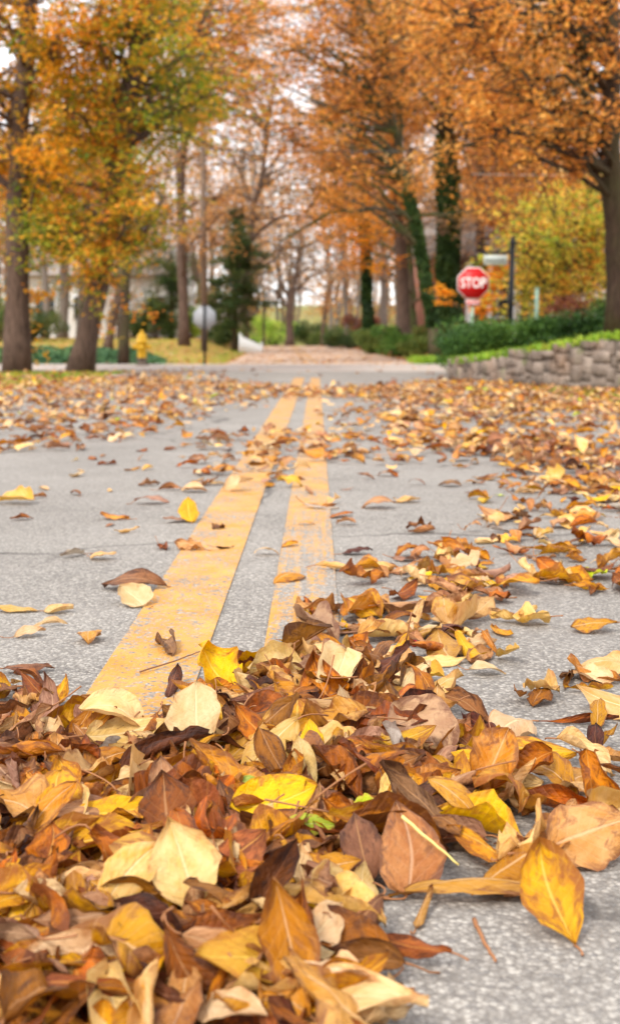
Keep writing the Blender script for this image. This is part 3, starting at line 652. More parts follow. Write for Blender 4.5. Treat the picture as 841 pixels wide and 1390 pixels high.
# far wood as one mass
mb = MB(); mc = MB()
for k in range(340):
    D = random.uniform(90, 150); u = random.uniform(-300, 1100)
    if 335 < u < 440 and D < 112: continue
    x = (u-VX)/F*D; z = float(tz(x, D)); h_ = random.uniform(11, 24); b = np.array([x, D, z-.2]); top = b + [random.uniform(-1.5, 1.5), 0, h_]
    mb.tube(limb_to(b, top, 7, 0), np.linspace(.2, .06, 7), 6, cap=False)
    dens = 1.0
    for _ in range(12):
        f = random.uniform(.08, 1)**.8; a = b + (top-b)*f; e = a + rng.normal(0, 1, 3)*[2.2, 1.6, 1.3] + [0, 0, 1.0]
        mb.tube(limb_to(a, e, 4), np.linspace(.06, .02, 4), 4, cap=False)
        m = int(48*dens); mc.add(*leafquads(e + rng.normal(0, 1.0, (m, 3))*[1.1, 1.0, .7], .3, .3), mi=k % 3)
for k in range(520):   # low brush along the wood's floor
    D = random.uniform(100, 165); u = random.uniform(-260, 1060)
    if 350 < u < 435 and D < 135: continue
    x = (u-VX)/F*D; m = 60; mc.add(*leafquads(np.array([x, D, float(tz(x, D)) + 1.2]) + rng.normal(0, 1.0, (m, 3))*[1.6, 1.0, .9], .3, .3), mi=k % 2)
wd = empty('far_wood', (0, 120, float(tz(0, 120))), 'distant autumn wood of bare and rusty trees behind everything', 'wood'); wd['kind'] = 'stuff'
o = part(mb, 'trunk', M['bark_grey'], wd); o['kind'] = 'stuff'; o = part(mc, 'crown', [M['fol_tan'], M['fol_rust'], M['fol_orange']], wd); o['kind'] = 'stuff'

# ------------------------------------------------------------------ buildings
def house(loc, w, d, h, roof_h, wallm, label, wins, name='house', door=None, cols=()):
    x, y, z = loc; root = empty(name, loc, label, 'house')
    mb = MB(); mb.box((x, y+d/2, z+h/2-.2), (w, d, h+.4)); 
    if wallm == 'siding':
        for k in range(int(h/.22)): mb.box((x, y-.012, z+.1+k*.22), (w-.02, .02, .19))
    # gables
    mb.add([[x-w/2+.01, y+.01, z+h], [x-w/2+.01, y+d-.01, z+h], [x-w/2+.01, y+d/2, z+h+roof_h-.1], [x+w/2-.01, y+.01, z+h], [x+w/2-.01, y+d-.01, z+h], [x+w/2-.01, y+d/2, z+h+roof_h-.1]], [[0, 2, 1, 1], [3, 4, 5, 5]])
    part(mb, 'wall', M[wallm], root)
    mb = MB(); e = .4; V = [[x-w/2-e, y-e, z+h-.1], [x+w/2+e, y-e, z+h-.1], [x+w/2+e, y+d/2, z+h+roof_h], [x-w/2-e, y+d/2, z+h+roof_h], [x+w/2+e, y+d+e, z+h-.1], [x-w/2-e, y+d+e, z+h-.1]]
    V = V + [[a, b, c+.12] for a, b, c in V]
    mb.add(V, [[0, 1, 2, 3], [3, 2, 4, 5], [6, 9, 8, 7], [9, 11, 10, 8], [0, 6, 7, 1], [5, 4, 10, 11], [0, 3, 9, 6], [3, 5, 11, 9], [1, 7, 8, 2], [2, 8, 10, 4]])
    rf = part(mb, 'roof', M['roof_grey'], root)
    mb = MB(); mb.box((x+w*.28, y+d*.55, z+h+roof_h+.3), (.6, .6, 1.2)); part(mb, 'chimney', M['brick'], rf)
    for (wx, wz, ww, wh) in wins:
        mb = MB(); mb.box((x+wx, y-.04, z+wz), (ww, .03, wh)); wn = part(mb, 'window', M['glass'], root)
        mb = MB(); f = .09
        for sx in (-1, 1): mb.box((x+wx+sx*(ww/2+f/2), y-.055, z+wz), (f, .09, wh+2*f))
        for sz in (-1, 1): mb.box((x+wx, y-.055, z+wz+sz*(wh/2+f/2)), (ww, .09, f))
        mb.box((x+wx, y-.062, z+wz), (.04, .03, wh)); mb.box((x+wx, y-.066, z+wz), (ww, .03, .04)); part(mb, 'frame', M['white_trim'], wn)
    if door:
        dx, dw, dh = door; mb = MB(); mb.box((x+dx, y-.05, z+dh/2), (dw, .06, dh)); 
        for k in range(3): mb.box((x+dx, y-.085, z+dh*(.2+.3*k)), (dw*.8, .02, dh*.2))
        dr = part(mb, 'door', M['white_trim'], root)
        mb = MB(); mb.box((x+dx+dw*.4, y-.11, z+1.0), (.05, .05, .05)); part(mb, 'handle', M['steel'], dr)
    for cx_ in cols:
        mb = MB(); mb.lathe([(.16, 0), (.16, .12), (.11, .16), (.10, h-.4), (.15, h-.3), (.15, h-.15), (0, h-.15)], (x+cx_, y-.9, z-.05), 14); part(mb, 'column', M['white_trim'], root, True)
    if cols:
        mb = MB(); mb.box((x+(min(cols)+max(cols))/2, y-.55, z+h-.1), (max(cols)-min(cols)+.8, 1.1, .2)); part(mb, 'porch_roof', M['wood_pole'], root)
    return root
z = float(tz(-13, 68))
house((-12.5, 68, z), 9.5, 7, 3.6, 1.9, 'siding', 'white boarded house half hidden behind the left tree trunks', [(-3, 1.7, 1.1, 1.3), (-.8, 1.7, 1.1, 1.3), (3.4, 1.7, 1.1, 1.3)], door=(1.4, 1.0, 2.1))
z = float(tz(-8, 76))
house((-7.8, 76, z), 3.2, 4, 1.3, .8, 'siding', 'small low grey outbuilding behind the lawn bushes', [(0, .75, .6, .5)], name='outbuilding')
z = float(tz(7, 47))
house((8.0, 47, z), 8.0, 7, 3.2, 1.8, 'brick', 'brick house with white porch columns behind the stop sign', [(-.9, 1.6, .8, 1.4), (1.6, 1.6, .8, 1.4), (3, 1.6, .8, 1.4)], door=(.3, .95, 2.1), cols=(-2.15, -1.35, -.45, 1.0))
house((7.3, 33, .75), .85, 1.2, .95, .3, 'siding', 'small white shed showing between the maple and the oak trunk', [(0, .55, .3, .3)], name='shed')

# white fence panel by the far road
x0, y0 = (341-VX)/F*50, 50; z = float(tz(x0, y0)) 
root = empty('fence_panel', (x0, y0, z), 'white board fence panel with a sloping top beside the far road', 'fence')
mb = MB()
for k in range(6):
    xx = x0 - .42 + k*.165; hh = .74 - k*.075; mb.box((xx, y0, z + hh/2 - .1), (.15, .03, hh+.1))
part(mb, 'boards', M['white_trim'], root)
for xx in (x0-.45, x0+.45):
    mb = MB(); mb.box((xx, y0+.06, z+(.40 if xx < x0 else .2)), (.09, .09, (.8 if xx < x0 else .42))); part(mb, 'post', M['white_trim'], root)

# ------------------------------------------------------------------ street furniture
def text_mesh(s, size, loc, mat, root, name='lettering', sx=1.0, bold=0.0):
    cu = bpy.data.curves.new('txt', 'FONT'); cu.body = s; cu.size = size; cu.align_x = 'CENTER'; cu.align_y = 'CENTER'; cu.extrude = .0015; cu.offset = bold
    to = bpy.data.objects.new('txt', cu); COL.objects.link(to); bpy.context.view_layer.update()
    me = bpy.data.meshes.new_from_object(to.evaluated_get(bpy.context.evaluated_depsgraph_get())); bpy.data.objects.remove(to)
    me.name = name; me.materials.clear(); me.materials.append(mat)
    me.transform(Matrix.Translation(Vector(loc) - root.location) @ Matrix.Diagonal((sx, 1, 1, 1)).to_4x4() if False else Matrix.Translation(Vector(loc) - root.location) @ Matrix.Rotation(PI/2, 4, 'X') @ Matrix.Diagonal((sx, 1, 1, 1)))
    o = bpy.data.objects.new(name, me); COL.objects.link(o); o.parent = root; return o
# stop sign
D = 21.6; c = at(641.5, 384.5, D); R8 = .285/math.cos(PI/8); bz = 0.02
root = empty('stop_sign', (c[0], c[1], bz), 'red octagonal sign reading STOP with a small red plaque beneath', 'stop sign')
mb = MB(); mb.box((c[0], c[1]+.03, (c[2]+.1+bz)/2), (.05, .03, c[2]+.1-bz)); part(mb, 'post', M['post_green'], root)
mb = MB(); mb.disc_prism(c, R8, .004); part(mb, 'border', M['sign_white'], root)
mb = MB(); mb.disc_prism(c - [0, .004, 0], R8*.95, .003); part(mb, 'sign_face', M['sign_red'], root)
text_mesh('STOP', .25, (c[0]+.004, c[1]-.008, c[2]-.0), M['sign_white'], root, sx=.77, bold=.004)
pc = c - [0, 0, .36]
mb = MB(); mb.box(pc, (.25, .004, .11)); pl = part(mb, 'plaque', M['sign_white'], root)
mb = MB(); mb.box(pc - [0, .004, 0], (.235, .003, .095)); part(mb, 'plaque_face', M['sign_red'], root)
text_mesh('4-WAY', .075, (pc[0], pc[1]-.008, pc[2]), M['sign_white'], root, sx=.95, bold=.001)
# back of the other sign
D = 28.6; c = at(277.5, 431, D); root = empty('road_sign', (c[0], c[1], float(tz(c[0], D))), 'grey back of an octagonal sign on a thin dark post at the left', 'sign')
mb = MB(); mb.disc_prism(c, .27/math.cos(PI/8), .004); part(mb, 'sign_plate', M['sign_back'], root)
mb = MB(); mb.box((c[0], c[1]-.03, (c[2]+.3)/2), (.055, .035, c[2]+.3+.1)); 
for k in range(12): mb.box((c[0], c[1]-.05, .15 + k*.1), (.012, .004, .012))
part(mb, 'post', M['black_paint'], root)
# street name pole
D = 19.6; p = at(693, 440, D); top = at(693, 330, D)
root = empty('street_name_sign', (p[0], p[1], .42), 'black pole with a pale street name blade above the hedge', 'street sign')
mb = MB(); mb.tube([[p[0]-.02, p[1], .4], [p[0], p[1], top[2]]], .045, 12); mb.lathe([(.06, 0), (.06, .03), (.03, .06), (.035, .1), (0, .13)], (p[0], p[1], top[2]-.01), 12); part(mb, 'pole', M['black_paint'], root, True)
b1 = at(656, 353, D-.02); b2 = at(688, 353, D-.02); cx_ = (b1+b2)/2
mb = MB(); mb.box(cx_, (b2[0]-b1[0], .012, .16)); part(mb, 'name_blade', M['sign_grey'], root)
mb = MB(); 
for k in range(9): mb.box(cx_ + [-.15+k*.037, -.008, .0], (.022, .002, .05))
part(mb, 'faded_lettering', M['faded_ink'], root)
mb = MB(); q1 = at(652, 343, D); q2 = at(693, 343, D); mb.tube([q1, q2], .018, 8); part(mb, 'bracket', M['black_paint'], root)
# thin post
p = at(727, 440, 20.2); top = at(727, 392, 20.2)
root = empty('marker_post', (p[0], p[1], .35), 'thin pale green metal post right of the black pole', 'post')
mb = MB(); mb.box((p[0], p[1], (top[2]+.35)/2), (.06, .03, top[2]-.35)); part(mb, 'upright', M['post_green'], root)
mb = MB(); mb.box((p[0], p[1], top[2]+.01), (.075, .045, .02)); part(mb, 'cap', M['post_green'], root)
# hydrant
hx, hy = (194-VX)/F*26.8, 26.8
root = empty('fire_hydrant', (hx, hy, 0), 'yellow fire hydrant at the edge of the cross road', 'hydrant')
mb = MB(); mb.lathe([(0, -.05), (.15, -.05), (.15, .03), (.11, .04), (.10, .13), (.14, .135), (.14, .165), (0, .165)], (hx, hy, 0)); part(mb, 'base', M['hydrant_base'], root, False)
mb = MB(); mb.lathe([(.0, .165), (.105, .17), (.1, .2), (.1, .5), (.13, .51), (.13, .55), (.118, .56), (.112, .62), (.1, .69), (.05, .73), (0, .74)], (hx, hy, 0)); part(mb, 'barrel', M['hydrant_yellow'], root, False)
mb = MB(); mb.lathe([(.035, .72), (.035, .8), (0, .8)], (hx, hy, 0), 5); part(mb, 'operating_nut', M['hydrant_yellow'], root)
for sx in (-1, 1):
    mb = MB(); mb.tube([[hx+sx*.09, hy, .42], [hx+sx*.17, hy, .42]], .05, 12); mb.tube([[hx+sx*.17, hy, .42], [hx+sx*.2, hy, .42]], .062, 6); part(mb, 'hose_cap', M['hydrant_yellow'], root)
mb = MB(); mb.tube([[hx, hy-.1, .4], [hx, hy-.18, .4]], .075, 14); mb.tube([[hx, hy-.18, .4], [hx, hy-.2, .4]], .03, 5); part(mb, 'pumper_cap', M['hydrant_yellow'], root)
# utility pole and wires
D = 44; p = at(277, 455, D); root = empty('utility_pole', (p[0], p[1], float(tz(p[0], D))), 'tall brown wooden utility pole behind the grey backed sign', 'utility pole')
mb = MB(); mb.tube([[p[0], p[1], 0], [p[0]+.02, p[1], 5], [p[0]+.05, p[1], 10.5]], [.13, .11, .09], 12); part(mb, 'pole', M['wood_pole'], root, True)
mb = MB(); mb.box((p[0]+.05, p[1]-.12, 9.9), (2.2, .1, .12)); part(mb, 'cross_arm', M['wood_pole'], root)
for k in (-1, -.4, .4, 1):
    mb = MB(); mb.lathe([(.03, 0), (.05, .04), (.03, .08), (.045, .12), (0, .15)], (p[0]+.05+k, p[1]-.12, 9.96), 10); part(mb, 'insulator', M['steel'], root)
def wire(a, b, r, m, label):
    a = np.asarray(a); b = np.asarray(b); t_ = np.linspace(0, 1, 30)[:, None]; P = a + (b-a)*t_; P[:, 2] -= (4*t_*(1-t_))[:, 0]*.06
    o = empty('power_line', a, label, 'wire'); mb = MB(); mb.tube(P, r, 6); part(mb, 'cable', M[m], o); return o
wire(at(300, 205, 30), at(1000, 196, 24), .012, 'wire', 'thin dark overhead wire crossing above the stop sign')
wire(at(640, 236, 27), at(1000, 231, 24), .008, 'wire_pale', 'pale thicker overhead cable crossing below the thin wire')
wire(at(-100, 115, 30), at(520, 245, 36), .01, 'wire', 'dark overhead wire slanting down from the left tree tops')

# ------------------------------------------------------------------ fallen leaves
def make_leaf(L, W, form, nu, nv, curl=None, seed=None):
    """leaf surface: returns vertices (nv+1)*(nu+1), uv"""
    u = np.linspace(-1, 1, nu+1); v = np.linspace(0, 1, nv+1); Vv, Uu = np.meshgrid(v, u, indexing='ij')
    e = rng.choice([rng.uniform(.6, .8), rng.uniform(.85, 1.05), rng.uniform(1.1, 1.5)], p=[.35, .45, .2]); tipp = rng.uniform(.65, 1.2)
    prof = np.sin(PI*np.clip(v, 0, 1)**e)**tipp; prof = prof*(1-.25*(v > .85)*(v-.85)/.15)
    bite = curl is None and rng.random() < .25; sl = 1 + .05*np.sin(v*rng.uniform(12, 30)+rng.uniform(0, 6)) + rng.normal(0, .03, nv+1) - (rng.uniform(.2, .6)*np.exp(-((v-rng.uniform(.2, .9))/.07)**2) if bite else 0); srr = 1 + .05*np.sin(v*rng.uniform(12, 30)+rng.uniform(0, 6)) + rng.normal(0, .02, nv+1)
    w = np.maximum(prof, .0)*W/2
    X = Uu * np.where(Uu < 0, (w*sl)[:, None], (w*srr)[:, None]); Y = (Vv-.5)*L; Z = np.zeros_like(X)
    X += (np.sin(Vv*PI)*rng.normal(0, .05)*L)   # sideways sweep of the midrib
    cx = {'flat': rng.normal(0, .35), 'cup': rng.choice([-1, 1])*rng.uniform(.7, 1.5), 'roll': rng.choice([-1, 1, 1])*rng.uniform(2.0, 3.3), 'arch': rng.uniform(-1.0, -.2),
          'fold': 0.1, 'twist': rng.normal(0, .8)}[form]
    cy = {'flat': rng.normal(0, .5), 'cup': rng.normal(0, .7), 'roll': rng.normal(0, .45), 'arch': -rng.uniform(1.2, 2.3), 'fold': rng.normal(0, .5), 'twist': rng.normal(0, 1.0)}[form]
    tw = {'flat': .15, 'cup': .3, 'roll': .35, 'arch': .3, 'fold': .4, 'twist': 1.3}[form]*rng.normal()
    if curl is not None: cx *= curl; cy *= curl
    # curl across, about the midrib, uneven along the length and between halves
    K = cx/(W/2) * (1 + rng.normal(0, .35)*(Vv-.5)*2) * np.where(Uu < 0, 1+rng.normal(0, .2), 1+rng.normal(0, .2))
    K = np.where(np.abs(K) < 1e-3, 1e-3, K)
    Z = (1-np.cos(K*X))/K; X = np.sin(K*X)/K
    if form == 'fold': a = rng.uniform(.5, 1.1); Z = Z + np.abs(X)*math.sin(a); X = X*math.cos(a)
    elif form != 'roll': Z = Z + np.abs(X)*rng.uniform(.0, .22)
    # crinkle, stronger toward the margin
    am = W*(rng.uniform(.09, .17) if (curl is None and rng.random() < .42) else rng.uniform(.02, .07))
    for _ in range(4):
        fx, fy = rng.uniform(1, 4.5), rng.uniform(1.5, 7); Z += am*(.3+np.abs(Uu)**1.5)*np.sin(fx*Uu*PI*.5+rng.uniform(0, 6))*np.sin(fy*Vv*PI+rng.uniform(0, 6))*.6
    Z += am*.22*np.abs(Uu)*np.cos((Vv*9.5-np.abs(Uu)*2.3)*2*PI)*(.5 if nv > 10 else 0)
    Z += W*rng.uniform(-.12, .3)*np.clip(np.abs(Uu)-.55, 0, 1)**2*4*(.6+.4*np.sin(Vv*rng.uniform(3, 9)+rng.uniform(0, 6)))
    # bend along the length
    k = cy/L; k = k if abs(k) > 1e-3 else 1e-3
    Y2 = np.sin(k*Y)/k - Z*np.sin(k*Y); Z = (1-np.cos(k*Y))/k + Z*np.cos(k*Y); 
    a = tw*(Vv-.5); ca, sa = np.cos(a), np.sin(a); X, Z = X*ca - Z*sa, X*sa + Z*ca
    # stalk continues the midrib
    return np.stack([X, Y2, Z], -1), np.stack([Uu, Vv], -1)
def gridfaces(nu, nv):
    i = np.arange(nv)[:, None]*(nu+1); j = np.arange(nu)[None, :]; return np.stack([i+j, i+j+1, i+nu+2+j, i+nu+1+j], -1).reshape(-1, 4)
def rotm(a, ax): return np.array(Matrix.Rotation(a, 3, ax))
FORMS = ['flat', 'cup', 'roll', 'arch', 'fold', 'twist']
leaves = []
# height field of the growing pile
HX0, HY0, CELL = -2.2, 0.3, 0.01; H = np.zeros((480, 420))
def hidx(x, y): return np.clip(((x-HX0)/CELL).astype(int), 0, H.shape[0]-1), np.clip(((y-HY0)/CELL).astype(int), 0, H.shape[1]-1)
def put_leaf(x, y, L, W, pal, form, yaw, tx, ty, hi=True, stack=True, curl=None, grow=.222, stalk=True, pct=72, hero=False):
    nu, nv = (8, 14) if hi else ((4, 6) if y < 7 else (2, 4))
    P, uv = make_leaf(L, W, form, nu, nv, curl)
    Rm = rotm(tx, 'X') @ rotm(ty, 'Y') @ rotm(yaw, 'Z')
    # stalk
    m = P[:, nu//2, :]; S = None
    if stalk:
        d = m[0]-m[1]; d /= np.linalg.norm(d)+1e-9; ln = L*rng.uniform(.12, .4); bendv = rng.normal(0, .4, 3)*ln
        q = np.linspace(0, 1, 5)[:, None]; S = np.vstack([m[0] + d*ln*q + bendv*q**2])
        S = S @ Rm.T
    V = P.reshape(-1, 3) @ Rm.T; V[:, 0] += x; V[:, 1] += y
    inh = stack and (HX0+.1 < x < HX0+4.7) and (HY0+.1 < y < HY0+4.1)
    if inh:
        ix, iy = hidx(V[:, 0], V[:, 1]); hv = H[ix, iy]; dz = np.percentile(hv - V[:, 2], pct); dz = max(dz, .0015 - V[:, 2].min())
        V[:, 2] += dz; nh = hv + grow*np.clip(V[:, 2]-hv, 0, .035); H[ix, iy] = np.maximum(H[ix, iy], nh)
        for a, b in ((1, 0), (0, 1), (-1, 0), (0, -1)):
            i2, j2 = np.clip(ix+a, 0, H.shape[0]-1), np.clip(iy+b, 0, H.shape[1]-1); H[i2, j2] = np.maximum(H[i2, j2], nh*.92)
    else:
        dz = .0015 - np.percentile(V[:, 2], 4) + (rng.random()*.02 if stack else 0); V[:, 2] += dz
        V[:, 2] = np.maximum(V[:, 2], .001)
        
    zoff = float(tz(x, y)) if y > 28 else 0.0; V[:, 2] += zoff
    if S is not None: S[:, 0] += x; S[:, 1] += y; S[:, 2] += dz + zoff; S[:, 2] = np.maximum(S[:, 2], .002 + zoff)
    leaves.append(dict(V=V, F=gridfaces(nu, nv), uv=uv.reshape(-1, 2), S=S, pal=pal, form=form, L=L, c=(x, y), var=float(rng.random()), hero=hero))

def pick(w): 
    k = list(w); p = np.array([w[q] for q in k], float); return k[rng.choice(len(k), p=p/p.sum())]
W_UNDER = dict(brown=4, maroon=.9, rust=3, tan=4, pink=2, gold=3, orange=2.5, cream=1)
W_TOP = dict(cream=9, tan=9, pink=4.5, brown=2.2, rust=1.8, maroon=1.0, gold=4.2, yellow=1.2, orange=2.0, green=.12, grey=.3)
W_MID = dict(cream=5.0, tan=6, pink=5.0, brown=2.8, rust=1.6, maroon=.6, gold=1.3, yellow=.4, orange=1.2, green=.15, grey=.7)
W_FORM = dict(flat=1.0, cup=3, roll=2.2, arch=1.6, fold=1.4, twist=1.8)
def rleaf(x, y, w, hi, tilt=1.0, scale=1.0, wf=W_FORM, stack=True, stalk=None, **k):
    L = float(np.clip(rng.lognormal(math.log(.074), .30), .03, .112))*scale; W = L*rng.choice([rng.uniform(.26, .4), rng.uniform(.42, .6), rng.uniform(.6, .74)], p=[.3, .5, .2])
    put_leaf(x, y, L, W, pick(w), pick(wf), rng.uniform(0, 2*PI), R(rng.normal(10, 17)*tilt), R(rng.normal(0, 16)*tilt), hi, stack, stalk=(rng.random() < .38) if stalk is None else stalk, **k)

def inpoly(u, v, poly):
    ins = np.zeros(np.shape(u), bool); n = len(poly); j = n-1
    for i in range(n):
        xi, yi = poly[i]; xj, yj = poly[j]
        c = ((yi > v) != (yj > v)); 
        with np.errstate(divide='ignore', invalid='ignore'): xx = (xj-xi)*(v-yi)/((yj-yi) if yj != yi else 1e-9) + xi
        ins ^= c & (u < xx); j = i
    return ins
def scatter(poly, n, w, soft=12, **k):
    """poly in photo pixels, used as ground outline; n leaves"""
    G_ = np.array([gnd(u, v)[:2] for u, v in poly]); lo, hi_ = G_.min(0), G_.max(0); c = 0; tries = 0
    while c < n and tries < n*60:
        tries += 1
        x, y = rng.uniform(lo, hi_); s = .0006*soft*max(1, y)
        if inpoly(np.array([x+rng.normal(0, s)]), np.array([y+rng.normal(0, s)]), G_)[0]: rleaf(x, y, w, y < 3.3, **k); c += 1

# the near pile, laid down from the bottom up
PILE = [(-900, 960), (-200, 975), (60, 985), (110, 995), (215, 985), (290, 938), (345, 912), (400, 885), (450, 888), (545, 905), (600, 945), (640, 1000), (690, 1040), (730, 1085), (700, 1110), (640, 1110), (575, 1140), (530, 1180), (505, 1240), (535, 1330), (540, 1480), (-700, 1480)]
CORE = [(-500, 1010), (100, 1030), (270, 975), (400, 925), (540, 940), (600, 990), (640, 1050), (580, 1090), (510, 1140), (470, 1260), (430, 1440), (-400, 1440)]
scatter(CORE, 640, W_UNDER, grow=.22)
scatter(PILE, 480, W_UNDER, grow=.2)
scatter(PILE, 680, W_TOP, grow=.2)
# right hand loose drift
scatter([(600, 1060), (700, 985), (790, 1010), (900, 1050), (1300, 1080), (1300, 1190), (841, 1190), (760, 1190), (640, 1180), (560, 1130)], 66, W_TOP, grow=.22)
scatter([(640, 880), (841, 930), (1300, 960), (1300, 1050), (841, 1040), (700, 980)], 22, W_TOP, grow=.22)
scatter([(455, 770), (600, 752), (760, 775), (841, 760), (1100, 760), (1100, 800), (841, 805), (720, 822), (700, 865), (640, 885), (560, 868), (470, 812)], 135, W_TOP, grow=.22, tilt=.6)
scatter([(400, 830), (470, 820), (640, 850), (660, 900), (560, 900), (400, 880)], 60, W_TOP, grow=.22, tilt=.6)
scatter([(600, 735), (700, 700), (720, 660), (841, 650), (1200, 660), (1200, 790), (800, 788), (740, 770), (680, 760)], 300, W_TOP, grow=.22, tilt=.6)
scatter([(640, 650), (760, 640), (1200, 640), (1200, 700), (841, 700), (730, 690)], 110, W_MID, tilt=.7)
# band across the road and scattered strays
scatter([(250, 592), (430, 585), (520, 600), (640, 600), (650, 640), (500, 632), (360, 625), (250, 612)], 220, W_MID, tilt=.5)
scatter([(240, 640), (330, 622), (430, 630), (400, 662), (300, 668)], 40, W_MID, tilt=.5)
scatter([(-400, 610), (460, 610), (460, 730), (-400, 730)], 70, W_MID, tilt=.4, stack=False)
scatter([(-400, 730), (460, 730), (460, 880), (-400, 900)], 16, W_MID, tilt=.4, stack=False)
scatter([(440, 640), (700, 640), (760, 760), (440, 760)], 30, W_MID, tilt=.4, stack=False)
scatter([(640, 860), (841, 830), (1200, 850), (1200, 1000), (841, 960), (700, 930)], 14, W_MID, tilt=.5)
scatter([(-300, 925), (60, 935), (120, 985), (-300, 985)], 30, W_TOP, grow=.22)
# left drift, far middle and right drift
scatter([(-420, 512), (200, 514), (330, 521), (430, 530), (430, 538), (330, 550), (250, 575), (180, 598), (90, 610), (-420, 640)], 6200, W_MID, soft=30, tilt=.8, scale=1.05)
scatter([(440, 530), (620, 517), (1060, 520), (1060, 560), (700, 560), (560, 548), (400, 538)], 4200, W_MID, soft=30, tilt=.8, scale=1.05)
scatter([(520, 545), (1060, 545), (1060, 640), (760, 645), (600, 612), (520, 585)], 2300, W_MID, soft=30, tilt=.8)
scatter([(430, 545), (560, 560), (620, 620), (440, 600)], 110, W_MID, soft=20, tilt=.6)
scatter([(620, 600), (1060, 610), (1060, 680), (820, 690), (700, 655)], 420, W_MID, soft=20, tilt=.8)
scatter([(-300, 512), (1000, 512), (1000, 498), (-300, 498)], 160, W_MID, soft=40, tilt=.6)
scatter([(-420, 503), (290, 504), (300, 516), (-420, 516)], 1300, W_MID, soft=20, tilt=.6)
# litter on far lawn, banks and road
stk = None
def farlitter(n, xf, y0, y1, w, zf):
    for _ in range(n):
        y = y0 + (y1-y0)*rng.random()**1.3; x = xf(y); rleaf(x, y, w, False, stack=False, scale=1.25, stalk=False, tilt=.8)
        if zf is not None:
            leaves[-1]['V'][:, 2] += zf(x, y)
farlitter(3000, lambda y: xc(y)-2.5-rng.random()*14, 28, 62, W_MID, None)
farlitter(900, lambda y: xc(y)+rng.uniform(-2.5, 2.6), 28.2, 80, dict(tan=4, pink=3, cream=2, grey=1), None)
farlitter(1800, lambda y: xc(y)+2.5+rng.random()*6, 28.2, 60, dict(tan=3, brown=4, pink=2, rust=3, gold=1), None)
# litter on the bank
for _ in range(900):
    q = rng.uniform(0, seg[-1]*.8); d = rng.uniform(.1, 4); p, z = bank_z(q, d); rleaf(p[0], p[1], dict(tan=3, brown=4, rust=3, pink=2, gold=1), False, stack=False, stalk=False, tilt=.6)
    leaves[-1]['V'][:, 2] += z

